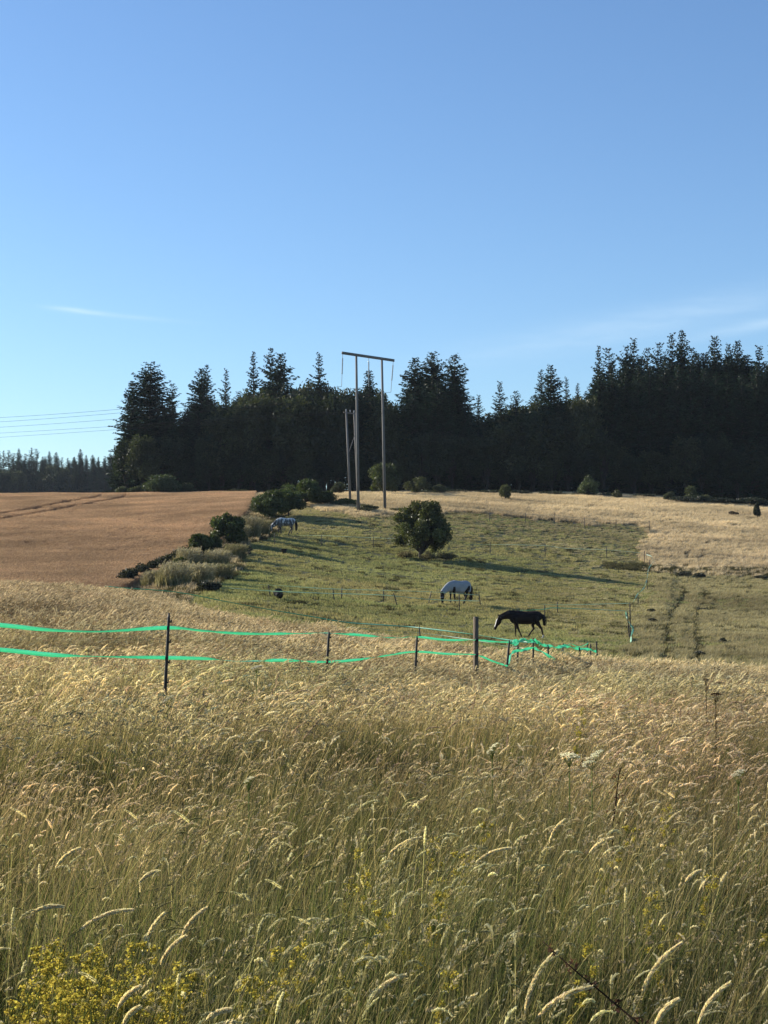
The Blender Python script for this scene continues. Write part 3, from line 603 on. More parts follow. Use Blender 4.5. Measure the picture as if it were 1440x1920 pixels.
bush(1297, 940, 34, 32, 'tall rounded bush rising out of the dark right-hand hedge', Y=228, group=FB, colr=(.075, .085, .04))
bush(1322, 942, 34, 18, 'paler low bush beside the tall rounded one in the right-hand hedge', Y=229, group=FB, colr=(.07, .075, .04))
bush(1420, 970, 15, 30, 'narrow upright dark bush in the dry grass before the right-hand hedge', Y=205, group=FB, colr=(.03, .035, .02))
bush(1375, 966, 22, 10, 'small brown dome of weeds in the dry grass by the narrow bush', Y=207, group=FB, colr=(.10, .07, .05))
bush(306, 926, 78, 44, 'rounded pale-green bush in front of the left end of the wood', Y=237, group=FB, colr=(.055, .07, .035), n_=5000)
bush(258, 925, 46, 20, 'low bush left of the rounded pale-green one', Y=238, group=FB, colr=(.055, .065, .035))
bush(230, 925, 34, 20, 'small bush at the foot of the big dense spruce', Y=239, group=FB, colr=(.05, .06, .03))
bush(350, 925, 44, 24, 'dark bush right of the rounded pale-green one', Y=238, group=FB, colr=(.04, .05, .03))
for px, wp, hp, lb in ((378, 56, 8, 'thin low dark hedge piece along the top of the crop, left of the pair'), (448, 66, 13, 'thicker low dark hedge piece along the top of the crop, right of the pair')):
    bush(px, 930, wp, hp, lb, Y=234, group='low hedge pieces at the top of the crop', colr=(.03, .036, .02), name='low_hedge', cat='hedge')
for px, b_, wp, hp, lb in ((1290, 941, 80, 14, 'low dark hedge at its left end under the tall rounded bush'), (1350, 948, 90, 16, 'low dark hedge in its middle stretch on the right'), (1410, 955, 90, 18, 'low dark hedge at the stretch reaching the right edge'), (1480, 960, 90, 20, 'low dark hedge continuing past the right edge')):
    bush(px, b_, wp, hp, lb, Y=227, group='right-hand field hedge', colr=(.022, .028, .018), name='low_hedge', cat='hedge')
for i, px in enumerate(range(800, 1250, 58)):
    bush(px, 924 + i, 66, 9, 'low dark bramble run along the foot of the wood', Y=233, group='bramble runs at the foot of the wood', colr=(.03, .036, .022), name='bramble', cat='bramble', n_=1800)
# pale seeding weeds in the hedge bank
PW = 'pale seeding weeds on the hedge bank'
pale_c = (.36, .33, .25)
for px, b_, wp, hp, lb in ((322, 1106, 66, 50, 'largest pale grey seeding weed clump at the near end of the hedge'), (285, 1106, 44, 32, 'pale weed clump at the crop corner, left of the largest'),
        (372, 1098, 56, 38, 'pale grey weed clump just right of the largest'), (350, 1070, 50, 40, 'pale weed clump under the lower dark hedge bush'), (404, 1068, 54, 34, 'pale weed clump below the round hedge bush'),
        (438, 1050, 46, 26, 'short pale weed clump at the paddock edge below the round bush'), (466, 1010, 44, 40, 'tall cream weed clump beside the round hedge bush'), (486, 1004, 40, 26, 'cream weed clump near the muzzle of the dappled horse'), (448, 1020, 34, 34, 'greyish weed clump tucked against the round hedge bush'),
        (410, 1086, 50, 24, 'low greyish weed clump on the bank above the far tape')):
    Yw = Yrow(px, b_); q_ = F / Yw; rw_ = np.random.default_rng(int(px)); mw, mh = wp / q_ / 2, hp / q_; root = thing('weed_clump', lb, 'weeds', G(px, Yw), 0, PW); nn_ = int(90 + mw * 150)
    wc = [(.34, .31, .22), (.27, .255, .165), (.39, .355, .265)] if hp > 30 else [(.27, .25, .15), (.22, .22, .12), (.33, .30, .19)]; gc = [(.12, .13, .06), (.17, .16, .08), (.22, .20, .11)]
    s = Soup(); blades(s, nn_ * 4, mw, mh * .25, mh * .8, .05, .45, gc + wc[1:2], rw_, 4, .2); obj('leaf_mass', s, M_turf, root)
    s = Soup(); heads(s, nn_, mw, mh * .45, mh * .95, .30, .05, 22, rw_, wc, .02, (.22, .20, .12), .9, .2, .085, False); heads(s, nn_, mw * .8, mh * .3, mh, .22, .045, 18, rw_, wc, .018, (.2, .19, .1), .7, .12, .075, False); obj('seed_plumes', s, M_turf, root)
DW = 'dark weeds in the hedge bank'
for i, (px, b_) in enumerate(((238, 1104), (250, 1100), (272, 1093), (290, 1085), (306, 1077), (322, 1069), (337, 1062), (352, 1053))):  # nettles whose dark row also stands in for the crop edge's shadow
    bush(px - 3, b_, 40, 36 - i, 'dark nettles standing in for crop-edge shadow between ripe crop and pale weeds', group='dark nettles and painted shade along the crop edge', name='nettle_clump', cat='weeds', colr=(.045, .045, .03), n_=2400, leafs=.09, lobe=.5)
for px, b_, wp, hp, lb in ((455, 1040, 44, 14, 'dark weed clump at the right foot of the round bush'), (390, 1112, 56, 20, 'dark weed clump where the hedge meets the near meadow')):
    bush(px, b_, wp, hp, lb, group=DW, name='nettle_clump', cat='weeds', colr=(.035, .036, .026), n_=2600, leafs=.10)
for px, b_, wp, hp, lb in ((1282, 1082, 44, 12, 'dark dead weed clump where the wheel ruts cross the weedy strip'), (1312, 1084, 30, 10, 'second dark weed clump on the weedy strip'), (1220, 1148, 16, 7, 'dark rush tuft right of the paddock corner'), (1223, 1168, 20, 8, 'larger dark rush tuft right of the paddock corner'), (1355, 1206, 18, 9, 'dark tuft in the rough pasture right of the ruts'), (1370, 1224, 20, 9, 'green tuft lower down in the rough pasture'), (1318, 1146, 24, 7, 'dark tuft on the right-hand wheel rut'), (1310, 1232, 22, 10, 'dark tuft at the bottom of the right-hand wheel rut'), (1426, 1086, 30, 8, 'dark weed patch at the right end of the weedy strip')):
    bush(px, b_, wp, hp, lb, group='dark tufts in the rough pasture', name='weed_tuft', cat='weeds', colr=(.045, .045, .035), n_=700, leafs=.08)
# the lone hawthorn
Yh = Yrow(790, 1046); p = G(790, Yh); ppm = F / Yh; root = thing('hawthorn_tree', 'lone bushy hawthorn tree standing in the open paddock with a long shadow', 'tree', p)
s, tk = broad(78, 110 / ppm, 60 / ppm, 60 / ppm, 26000, .13, 84, (.078, .084, .030), .05, .21, 54 / ppm, trunk=.17, shell=.4)
obj('crown', s, M_leaf, root); obj('trunk', tk, M_bark, root)

for px, b_, wp, hp, lb in ((762, 1048, 40, 14, 'low dry weed clump left of the hawthorn trunk'), (800, 1052, 44, 14, 'low dry weed clump at the hawthorn trunk foot'), (836, 1052, 46, 16, 'low dry weed clump in the shade right of the hawthorn trunk')):
    bush(px, b_, wp, hp, lb, group='dry weeds round the hawthorn', name='weed_clump', cat='weeds', colr=(.14, .125, .07), n_=1500, leafs=.07, lobe=.4, m=M_turf)
# ------------------------------------------------------------------ poles and wires
def ptop(px, row, Y): return at(px, row, Y)
YA, YB = 180.0, 184.5
bA = G(672, YA, -.5); tA = ptop(668, 668, YA); bB = G(722, YB, -.5); tB = ptop(716, 675, YB)
root = thing('twin_pole_pylon', 'tall wooden twin-pole pylon with a level crossarm standing at the top of the paddock', 'pylon', (bA + bB) / 2 + Vector((0, 0, .5)))
def child(name, s, m, root): 
    me = s.mesh(name, True); V = np.zeros(len(me.vertices) * 3, np.float32); me.vertices.foreach_get('co', V); V = V.reshape(-1, 3) - np.array(root.location, np.float32); me.vertices.foreach_set('co', V.ravel()); me.update(); return obj(name, me, m, root)
for a, b in ((bA, tA), (bB, tB)): s = Soup(); s.tube([a, a * .5 + b * .5, b], [.18, .15, .125], 12); child('pole', s, M_polewood, root)
arm_dir = (tB - tA).normalized(); aL = tA - arm_dir * (25.5 / F * YA) / max(.3, abs(arm_dir.x)); aR = tB + arm_dir * (23 / F * YB) / max(.3, abs(arm_dir.x))
aL += Vector((0, 0, .15)); aR += Vector((0, 0, .15))
s = Soup(); q = arm_dir.to_track_quat('X', 'Z').to_matrix(); s.box((aL + aR) / 2, ((aR - aL).length, .16, .30), q); child('crossarm', s, M_polewood, root)
ends = []
for f, ln in ((.01, 3.6), (.5, 3.3), (.985, 3.6)):
    p0 = aL.lerp(aR, f) - Vector((0, 0, .15)); s = Soup(); pts, rad = [], []; off = Vector((-.12 if f < .2 else (-.28 if f > .8 else 0), 0, 0)); nd = 26
    for i in range(nd * 2 + 1): h = i / (nd * 2); pts.append(p0 + off * h - Vector((0, 0, ln * h))); rad.append((.035 if i % 2 == 0 else .10) if .12 < h < .62 else .03)
    s.tube(pts, rad, 8); child('insulator_string', s, M_glass, root); ends.append(pts[-1])
# shorter pair of poles behind
Yc = 200.0
root2 = thing('short_twin_pole', 'shorter leaning wooden twin pole standing just behind the tall pylon', 'pole', G(657, Yc))
tops = []
for (pxb, rb, pxt, rt, Y_) in ((657, 934, 649, 770, Yc), (672, 934, 664, 772, Yc + 1)):
    b = G(pxb, Y_, -.4); tp = at(pxt, rt, Y_); s = Soup(); s.tube([b, tp], [.17, .12], 10); child('pole', s, M_polewood, root2); tops.append(tp)
s = Soup(); d_ = (tops[1] - tops[0]); s.box((tops[0] + tops[1]) / 2 - Vector((0, 0, .25)), (d_.length + .9, .12, .14), d_.normalized().to_track_quat('X', 'Z').to_matrix()); child('crossarm', s, M_polewood, root2)
s = Soup(); s.tube([tops[0].lerp(G(657, Yc), .48), tops[1].lerp(G(672, Yc + 1), .25)], .05, 6); child('brace', s, M_polewood, root2)
for q_ in (-.7, .0, .7): 
    s = Soup(); c_ = tops[0].lerp(tops[1], .5) + d_.normalized() * q_ * 1.0; s.tube([c_ - Vector((0, 0, .2)), c_, c_ + Vector((0, 0, .2))], [.03, .07, .03], 7); child('insulator', s, M_glass, root2)
def wire(name, label, pts, group):
    s = Soup(); P = []
    for a, b, sag in pts:
        nseg = 24
        for i in range(nseg + 1):
            f = i / nseg; P.append(Vector(a).lerp(Vector(b), f) - Vector((0, 0, sag * 4 * f * (1 - f))))
    s.tube(P, .019, 5); o = obj(name, s, M_wire); tag(o, label, 'wire', group)
for i, (e, r0, lb) in enumerate(zip(ends, (783, 791, 801), ('uppermost overhead wire running left from the left end of the tall crossarm', 'middle overhead wire running left from the tall crossarm', 'third overhead wire running left from the right end of the tall crossarm'))):
    Yx = (230, 236, 242)[i]; p0 = at(0, r0, Yx); dirv = (p0 - Vector(e)); far = Vector(e) + dirv * 2.4; far.z = p0.z + 1.0
    wire('overhead_wire', lb, [(e, p0, .35), (p0, far, .3)], 'overhead wires')
for i, (e, r0, lb) in enumerate(((tops[0], 812, 'upper of the two lower overhead wires leading left from the short pole'), (tops[1], 820, 'lower of the two lower overhead wires leading left from the short pole'))):
    p0 = at(0, r0, 262 + i * 6); far = Vector(e) + (p0 - Vector(e)) * 2.2; far.z = p0.z + .5
    wire('overhead_wire', lb, [(e, p0, .1), (p0, far, .3)], 'overhead wires')

# ------------------------------------------------------------------ electric fences
def stake(px, toprow, Y, up, label, lean=(0, 0), r_=.012, group='near fence stakes', clips=0, m=None, drop=.15, name='fence_stake'):
    x = (px - 720) / F * Y; top = at(px, toprow, Y); b = Vector((x - lean[0], Y - lean[1], 0)); b.z = hz(b.x, b.y)
    root = thing(name, label, 'fence post', b, 0, group); tv = top - b
    s = Soup(); s.tube([tv * -drop, tv * .02, tv * .5, tv * .97, tv], [r_ * .5, r_, r_ * 1.15, r_ * .9, r_ * .55], 7)
    if not clips:
        for f in (.45, .7, .93): s.box(tv * f + Vector((r_ * 1.1, 0, 0)), (r_ * 1.2, r_ * 1.2, .02))
        bpy.data.objects.remove(root); o = obj(name, s, m or M_black); o.location = b; tag(o, label, 'fence post', group); return o, top
    obj('shaft', s, m or M_black, root)
    for f in np.linspace(.42, .94, clips):
        s = Soup(); s.box(tv * f + Vector((r_ * 1.2, 0, 0)), (r_ * 1.5, r_ * 1.2, .014)); s.box(tv * f + Vector((r_ * 1.8, 0, .01)), (r_ * .5, r_ * 1.2, .02)); obj('clip', s, m or M_black, root)
    return root, top
def ribbon(name, label, pts, width, twist, m, group, cat='fence tape', step=.12, flutter=.0, seed=1, colr=None, r=None):
    """pts: world points through which the tape hangs; twist(arc length)->angle of its flat side from upright"""
    P = [Vector(p) for p in pts]; out_ = []; 
    for i in range(len(P) - 1):
        p0 = P[max(i - 1, 0)]; p1 = P[i]; p2 = P[i + 1]; p3 = P[min(i + 2, len(P) - 1)]; n_ = max(4, int((p2 - p1).length / step))
        for j in range(n_):
            f = j / n_; out_.append(.5 * ((2 * p1) + (p2 - p0) * f + (2 * p0 - 5 * p1 + 4 * p2 - p3) * f * f + (3 * p1 - p0 - 3 * p2 + p3) * f ** 3))
    out_.append(P[-1]); V = []; L_ = 0
    for i, p in enumerate(out_):
        if i: L_ += (p - out_[i - 1]).length
        tg = (out_[min(i + 1, len(out_) - 1)] - out_[max(i - 1, 0)]).normalized(); up = Vector((0, 0, 1)); sd_ = tg.cross(up)
        if sd_.length < .2: sd_ = Vector((1, 0, 0))
        sd_.normalize(); up = sd_.cross(tg).normalized(); a = twist(L_)
        o_ = (up * math.cos(a) + sd_ * math.sin(a)) * width / 2; nn = tg.cross(o_).normalized() * .0006
        V += [p - o_ + nn, p + o_ + nn, p + o_ - nn, p - o_ - nn]
    q = []
    for i in range(len(out_) - 1):
        a = i * 4; b = a + 4
        for k_ in range(4): q.append([a + k_, a + (k_ + 1) % 4, b + (k_ + 1) % 4, b + k_])
    q += [[0, 1, 2, 3], [len(V) - 4, len(V) - 3, len(V) - 2, len(V) - 1]]
    s = Soup(); s.add(np.array([list(v) for v in V]), q, None, colr or (1, 1, 1)); s.smooth = False
    o = obj(name, s, m); tag(o, label, cat, group); return o
NS = 'stakes of the near green-tape fence'
stake(317, 1149, 13.0, 1.25, 'tall dark plastic stake leaning right at the left end of the near fence', (.055, 0), .013, NS, 5)
stake(617, 1184, 18.0, 1.2, 'second dark stake of the near fence, standing in pale grass', (.07, 0), .015, NS, 5)
stake(782, 1193, 24.0, 1.15, 'third dark stake of the near fence, left of the wooden post', (.06, 0), .018, NS, 5)
stake(955, 1200, 31.0, 1.1, 'dark stake right of the wooden post where the tape bunches', (.11, 0), .022, NS, 4)
x = (893 - 720) / F * 27; b = Vector((x, 27, hz(x, 27))); tp = at(891, 1158, 27); root = thing('wooden_fence_post', 'square wooden post, tallest upright of the near fence', 'fence post', b)
s = Soup(); hgt = tp.z - b.z; s.box((-.01, 0, hgt / 2 - .2), (.066, .066, hgt + .4), Matrix.Rotation(R(24), 3, 'Z')); obj('post', s, M_postwood, root)
s = Soup(); s.box((-.01, 0, hgt + .006), (.056, .056, .012), Matrix.Rotation(R(24), 3, 'Z')); obj('post_top', s, M_polewood, root)
for rw in (1200, 1228): s = Soup(); zz = at(893, rw, 27).z - b.z; s.box((.0, -.055, zz), (.05, .03, .05)); obj('insulator', s, M_black, root)
tw1 = lambda L_: R(12) + .55 * math.sin(L_ * .9 + .3) + 1.35 * max(0, math.sin(L_ * .55 - 1.6)) ** 3
top_pts = [at(-420, 1150, 9.0), at(-150, 1163, 10.4), at(0, 1172, 11.4), at(90, 1181, 12.0), at(190, 1184, 12.5), at(313, 1177, 13.0), at(385, 1183, 14.0), at(460, 1188, 15.2), at(540, 1188, 16.6), at(612, 1187, 18), at(680, 1191, 20.3), at(740, 1196, 22.4), at(781, 1194, 24), at(838, 1200, 25.5), at(893, 1200, 27), at(925, 1203, 29), at(954, 1204, 31)]
bot_pts = [at(-420, 1196, 9.0), at(-150, 1208, 10.4), at(0, 1218, 11.4), at(100, 1228, 12.0), at(200, 1231, 12.5), at(306, 1233, 13.0), at(385, 1235, 14.0), at(450, 1240, 15.2), at(530, 1238, 16.6), at(608, 1241, 18), at(670, 1237, 20.3), at(725, 1229, 22.4), at(779, 1222, 24), at(838, 1226, 25.5), at(893, 1228, 27), at(922, 1239, 29), at(952, 1249, 31)]
# arc-length keyed twist, so the tape shows its flat side and its edge where it does in life
def keyed(keys_):
    a = [k_[0] for k_ in keys_]; b = [k_[1] for k_ in keys_]; return lambda L_: R(float(np.interp(L_, a, b)) + 14 * math.sin(L_ * 2.1) + 10 * math.sin(L_ * 5.3 + 1))
def arclen(pts, px):
    L_ = 0; last = None
    for p in pts:
        q_ = 720 + p.x / p.y * F
        if last is not None:
            if q_ >= px: return L_ + (p - last[0]).length * (px - last[1]) / (q_ - last[1] + 1e-6)
            L_ += (p - last[0]).length
        last = (p, q_)
    return L_
def kt(pts, kk): return keyed([(arclen(pts, a), b) for a, b in kk])
ribbon('fence_tape', 'upper bright green tape of the near fence running from stake to stake', top_pts, .034, kt(top_pts, [(-420, 30), (0, 22), (100, 55), (230, 40), (300, 20), (340, 60), (380, 84), (400, 88), (420, 40), (500, 40), (540, 70), (600, 88), (640, 70), (660, 30), (690, 20), (710, 70), (740, 88), (778, 70), (790, 10), (860, 20), (880, 80), (893, 40), (954, 30)]), M_tape, 'tapes of the near fence')
ribbon('fence_tape', 'lower bright green tape of the near fence, dipping into the grass', bot_pts, .034, kt(bot_pts, [(-420, 40), (0, 35), (100, 20), (160, 60), (300, 35), (330, 20), (400, 80), (430, 90), (490, 90), (510, 20), (545, 30), (565, 88), (600, 30), (680, 20), (700, 70), (740, 50), (775, 20), (830, 30), (893, 60), (954, 10)]), M_tape, 'tapes of the near fence')
CS = 'stakes of the tape bundle by the meadow edge'
cl = [(971, 1207, 34, .03, 'thin stake under the bunched green tape, leftmost'), (1000, 1196, 36, .02, 'stake holding up the middle of the bunched green tape'), (1027, 1209, 38, -.06, 'thin stake where the loose green tape end drops'),
      (1056, 1206, 40, .10, 'slanting stake left of the fallen net'), (1086, 1214, 41, -.10, 'stake leaning left of the crossed pair'), (1102, 1203, 42, .09, 'stake leaning right of the crossed pair'), (1107, 1207, 44, -.03, 'short thin stake just behind the crossed pair'), (1118, 1202, 43, -.05, 'last dark stake of the row beside the shadow of the dark horse')]
for px, rw, Y_, ln, lb in cl: stake(px, rw, Y_, 1.1, lb, (ln, 0), .020, CS)
tp_ = [at(955, 1206, 31), at(968, 1202, 33), at(985, 1200, 35), at(1000, 1202, 36), at(1020, 1209, 37.5), at(1040, 1213, 39), at(1060, 1212, 40), at(1085, 1216, 41.3), at(1104, 1218, 42), at(1118, 1221, 43)]
ribbon('fence_tape', 'crumpled green tape bunched along the top of the small stakes', tp_, .085, lambda L_: R(20) + 1.2 * math.sin(L_ * 3.3), M_tape, 'tapes of the stake bundle', step=.08)
ribbon('fence_tape', 'second crumpled tape layer over the bunched stakes', [at(954, 1203, 31.1), at(966, 1208, 33), at(978, 1199, 34.5), at(992, 1203, 35.5), at(1004, 1199, 36.1), at(1012, 1210, 37)], .07, lambda L_: 1.3 * math.sin(L_ * 4.1 + 1), M_tape, 'tapes of the stake bundle', step=.08)
ribbon('fence_tape', 'slack green tape under the bundle with a loose dropping end', [at(954, 1247, 31), at(958, 1226, 31.6), at(968, 1221, 33), at(984, 1218, 35), at(1000, 1215, 36), at(1012, 1220, 37), at(1024, 1227, 37.6), at(1040, 1237, 38.2)], .07, lambda L_: .9 * math.sin(L_ * 2.7 + .4), M_tape, 'tapes of the stake bundle', step=.08)
ribbon('fence_tape', 'drooping dark green tape slung between the last stakes', [at(1056, 1208, 40), at(1064, 1209, 40.3), at(1072, 1207, 40.6), at(1080, 1211, 41), at(1090, 1212, 41.5), at(1103, 1206, 42)], .05, lambda L_: 1.1 + .5 * math.sin(L_ * 2), M_tape, 'tapes of the stake bundle', step=.08)
ribbon('fence_tape', 'short green tape scrap lying on the meadow edge', [at(1128, 1236, 44), at(1137, 1236, 44.2), at(1146, 1242, 44.4)], .06, lambda L_: .5 * math.sin(L_ * 3), M_tape, 'tapes of the stake bundle', step=.08)
# tape lines of the paddock
PT = 'thin tapes round the paddock'; PS = 'thin stakes round the paddock'
def tline(label, prs, up, width=.04, ang=20, m=None, colr=None, lo=60):
    pts = [field(px, rw, up, lo) for px, rw in prs]; return ribbon('paddock_tape', label, pts, width, lambda L_: R(ang) + 1.1 * math.sin(L_ * .23 + width * 50) * math.sin(L_ * .11 + 1), m or M_tape2, PT, step=.5, colr=colr)
teal = (.12, .42, .30); pale_t = (.42, .55, .42)
far_border = [at(196, 1099, 66), at(240, 1103, 66.5), at(330, 1110, 67), at(420, 1127, 68), at(500, 1142, 68), at(590, 1157, 68), at(650, 1167, 68), at(720, 1172, 67), at(786, 1177, 66), at(890, 1190, 60), at(952, 1200, 52), at(1010, 1206, 50)]
ribbon('paddock_tape', 'green tape following the far rim of the near meadow', far_border, .05, lambda L_: R(25) + .5 * math.sin(L_ * .35), M_tape2, PT, step=.5, colr=teal)
ribbon('paddock_tape', 'second fainter tape just under the rim tape', [p - Vector((0, -.3, .22)) for p in far_border[6:]], .035, lambda L_: R(30) + .6 * math.sin(L_ * .5), M_tape2, PT, step=.5, colr=pale_t)
stake(786, 1174, 66, 1.1, 'dark stake at the rim of the meadow above the third near stake', (-.12, 0), .03, PS)
stake(247, 1100, 66.5, 1.1, 'dark stake at the meadow rim by the crop corner', (0, 0), .03, PS)
def fs(px, a, b, lb, ln=0, r_=.032): 
    Y_ = Yrow(px, b); stake(px, a, Y_, 1, lb, (ln, 0), r_, PS)
for px, a, b, lb, ln in ((503, 1096, 1122, 'stake near the tipped black tub', -.15), (624, 1103, 1127, 'first stake right of the tub on the middle tape line', -.1), (641, 1101, 1124, 'stake closely right of that first one', .02), (719, 1104, 1129, 'upright stake in the centre of the middle tape line', 0), (738, 1112, 1138, 'stake leaning left in the centre of the middle tape line', -.25), (809, 1108, 1132, 'leaning stake left of the rugged horse', .2), (861, 1114, 1146, 'stake among the legs of the rugged horse', 0), (898, 1114, 1136, 'stake right of the rugged horse', -.1), (1021, 1134, 1160, 'left stake of the pair above the rump of the dark horse', 0), (1045, 1128, 1150, 'right stake of the pair above the rump of the dark horse', 0), (1181, 1129, 1196, 'tall stake at the near right corner of the paddock', 0),
        (1040, 961, 984, 'stake on the upper fence of the paddock above the ribbed turf', 0), (1096, 970, 990, 'second stake of the upper paddock fence', 0), (1155, 974, 992, 'third stake of the upper paddock fence', 0), (1218, 977, 1000, 'corner stake of the upper paddock fence', 0), (985, 962, 982, 'stake left of the others on the upper paddock fence', 0), (918, 960, 980, 'leftmost stake of the upper paddock fence', 0),
        (919, 1016, 1040, 'stake on the white tape line right of the hawthorn', 0), (1022, 1018, 1042, 'second stake on the white tape line right of the hawthorn', 0), (1137, 1024, 1048, 'third stake on the white tape line right of the hawthorn', 0), (1208, 1032, 1058, 'corner stake where the white tape line ends', 0), (603, 1002, 1024, 'stake on the white tape line below the twin pole', 0), (700, 1006, 1028, 'stake on the white tape line left of the hawthorn', 0), (515, 1000, 1022, 'thin stake under the head of the dappled horse', 0)):
    fs(px, a, b, lb, ln)
tline('pale tape of the middle line, upper strand, left of the rugged horse', [(400, 1092), (503, 1097), (624, 1104), (719, 1107), (809, 1110), (898, 1116)], .95, .035, 30, colr=pale_t)
tline('pale tape of the middle line, lower strand, left of the rugged horse', [(430, 1102), (503, 1108), (600, 1112), (719, 1116), (809, 1124), (898, 1127)], .55, .05, 20, colr=pale_t)
tline('tape of the middle line right of the rugged horse, upper strand', [(898, 1120), (1021, 1133), (1100, 1133), (1181, 1131)], .95, .035, 30, colr=pale_t)
tline('bright green tape strand between the pair of stakes above the dark horse', [(960, 1146), (1021, 1142), (1045, 1140), (1181, 1146)], .7, .045, 15, colr=teal)
tline('white tape line crossing the upper paddock left of the hawthorn', [(527, 1003), (560, 1004), (603, 1004), (650, 1006), (740, 1010)], .9, .035, 25, colr=(.6, .7, .55))
tline('white tape line crossing the upper paddock right of the hawthorn', [(860, 1022), (919, 1021), (1022, 1023), (1060, 1028), (1137, 1031), (1208, 1037)], .9, .035, 25, colr=(.6, .7, .55))
tline('thin tape along the upper fence of the paddock', [(918, 962), (985, 964), (1040, 966), (1096, 972), (1155, 976), (1218, 979)], .9, .03, 30, colr=(.3, .3, .22))
Yc_ = Yrow(1181, 1196)
ribbon('hanging_tape', 'long white-green tape hanging loosely at the near right paddock corner', [at(1173, 1147, Yc_), at(1176, 1160, Yc_), at(1182, 1171, Yc_ - 1), at(1187, 1179, Yc_ - 1), at(1183, 1192, Yc_ - 2), at(1183, 1204, Yc_ - 4), at(1181, 1216, Yc_ - 7), at(1187, 1228, Yc_ - 10), at(1181, 1236, Yc_ - 14), at(1166, 1240, Yc_ - 20)], .14, lambda L_: .8 * math.sin(L_ * 1.1) , M_tape2, PT, step=.1, colr=(.42, .68, .52))
stake(1176, 1147, Yc_ - 1, 1, 'stake carrying the loosely hanging tape at the paddock corner', (-.1, 0), .032, PS)
rb = [field(1187, 1128, .9), field(1195, 1114, .9), field(1207, 1102, .9), field(1213, 1084, .9), field(1216, 1066, .9), field(1224, 1054, .9), field(1222, 1044, .9), field(1212, 1040, .9)]
ribbon('paddock_tape', 'faded tape climbing the right side of the paddock in steps', rb, .09, lambda L_: .7 * math.sin(L_ * .7), M_tape2, PT, step=.3, colr=(.40, .55, .45))
for px, a, b, lb in ((1196, 1110, 1134, 'stake low on the right side of the paddock'), (1213, 1082, 1106, 'stake midway up the right side of the paddock'), (1218, 1050, 1074, 'stake at the weedy strip on the right side of the paddock')): fs(px, a, b, lb)

# ------------------------------------------------------------------ tubs
def tub(px, row, label, tip):
    p = field(px, row); root = thing('feed_tub', label, 'tub', p, 0, 'black feed tubs in the paddock'); prof = [(0, .02), (.19, .02), (.21, .04), (.26, .38), (.285, .40), (.285, .42), (.25, .42), (.20, .06), (0, .05)]
    sg = 20; V = []; q = []
    for i, (r_, z_) in enumerate(prof):
        for j in range(sg): a = j * 6.2832 / sg; V.append((r_ * math.cos(a), r_ * math.sin(a), z_))
    for i in range(len(prof) - 1):
        for j in range(sg): q.append([i * sg + j, i * sg + (j + 1) % sg, (i + 1) * sg + (j + 1) % sg, (i + 1) * sg + j])
    s = Soup(); s.add(np.array(V), q); obj('bucket', s, M_black, root)
    for sg_ in (-1, 1): s = Soup(); s.tube([(.28 * sg_, -.07, .38), (.33 * sg_, -.05, .34), (.33 * sg_, .05, .34), (.28 * sg_, .07, .38)], .014, 6); obj('handle', s, M_black, root)
    root.rotation_euler = tip; return root
tub(532, 1038, 'upright black feed tub on the grass below the dappled horse', (0, 0, .4))
o = tub(525, 1126, 'tipped black feed tub lying on its side by a stake', (R(-62), R(10), R(25))); o.location.z += .26

# ------------------------------------------------------------------ horses
def loft(s, rings, seg=16):
    """rings: (centre, side radius, up radius); section upright to the path, which lies near the xz plane"""
    V = []; C = [np.array(c, float) for c, _, _ in rings]
    for i, (c, a, b) in enumerate(rings):
        tg = C[min(i + 1, len(C) - 1)] - C[max(i - 1, 0)]; tg /= np.linalg.norm(tg); sd_ = np.array([0, 1., 0]); sd_ -= tg * sd_.dot(tg); sd_ /= np.linalg.norm(sd_); up = np.cross(tg, sd_)
        for j in range(seg): t_ = 6.2832 * j / seg; V.append(C[i] + sd_ * math.cos(t_) * a + up * math.sin(t_) * b)
    q = [[i * seg + j, i * seg + (j + 1) % seg, (i + 1) * seg + (j + 1) % seg, (i + 1) * seg + j] for i in range(len(rings) - 1) for j in range(seg)]
    V.append(C[0]); V.append(C[-1]); a, b = len(V) - 2, len(V) - 1; e = (len(rings) - 1) * seg
    s.add(np.array(V), q, [[a, (j + 1) % seg, j] for j in range(seg)] + [[b, e + j, e + (j + 1) % seg] for j in range(seg)])
def fuse(s, voxel, sm, colour):
    me = s.mesh('tmp'); o = bpy.data.objects.new('tmp', me); COL.objects.link(o)
    md = o.modifiers.new('r', 'REMESH'); md.mode = 'VOXEL'; md.voxel_size = voxel; md.use_smooth_shade = True
    m2 = o.modifiers.new('s', 'SMOOTH'); m2.factor = .5; m2.iterations = sm
    dg = bpy.context.evaluated_depsgraph_get(); nm = bpy.data.meshes.new_from_object(o.evaluated_get(dg)); bpy.data.objects.remove(o)
    nm.materials.clear()
    V = np.zeros(len(nm.vertices) * 3, np.float32); nm.vertices.foreach_get('co', V); V = V.reshape(-1, 3)
    for a in list(nm.attributes):
        if a.name == 'Col': nm.attributes.remove(a)
    a = nm.attributes.new('Col', 'FLOAT_COLOR', 'POINT'); c = np.ones((len(V), 4), np.float32); c[:, :3] = colour(V); a.data.foreach_set('color', c.ravel()); return nm
TORSO = [((.86, 0, 1.08), .09, .12), ((.78, 0, 1.08), .17, .23), ((.62, 0, 1.12), .22, .33), ((.4, 0, 1.16), .255, .37), ((.1, 0, 1.13), .285, .355), ((-.2, 0, 1.12), .29, .345), ((-.45, 0, 1.17), .275, .33), ((-.65, 0, 1.21), .255, .29), ((-.82, 0, 1.22), .20, .22), ((-.91, 0, 1.22), .10, .12)]
def leg(s, side, pts, rad): loft(s, [((x_, side * y_, z_), r_ * .85, r_) for (x_, y_, z_), r_ in zip(pts, rad)], 12)
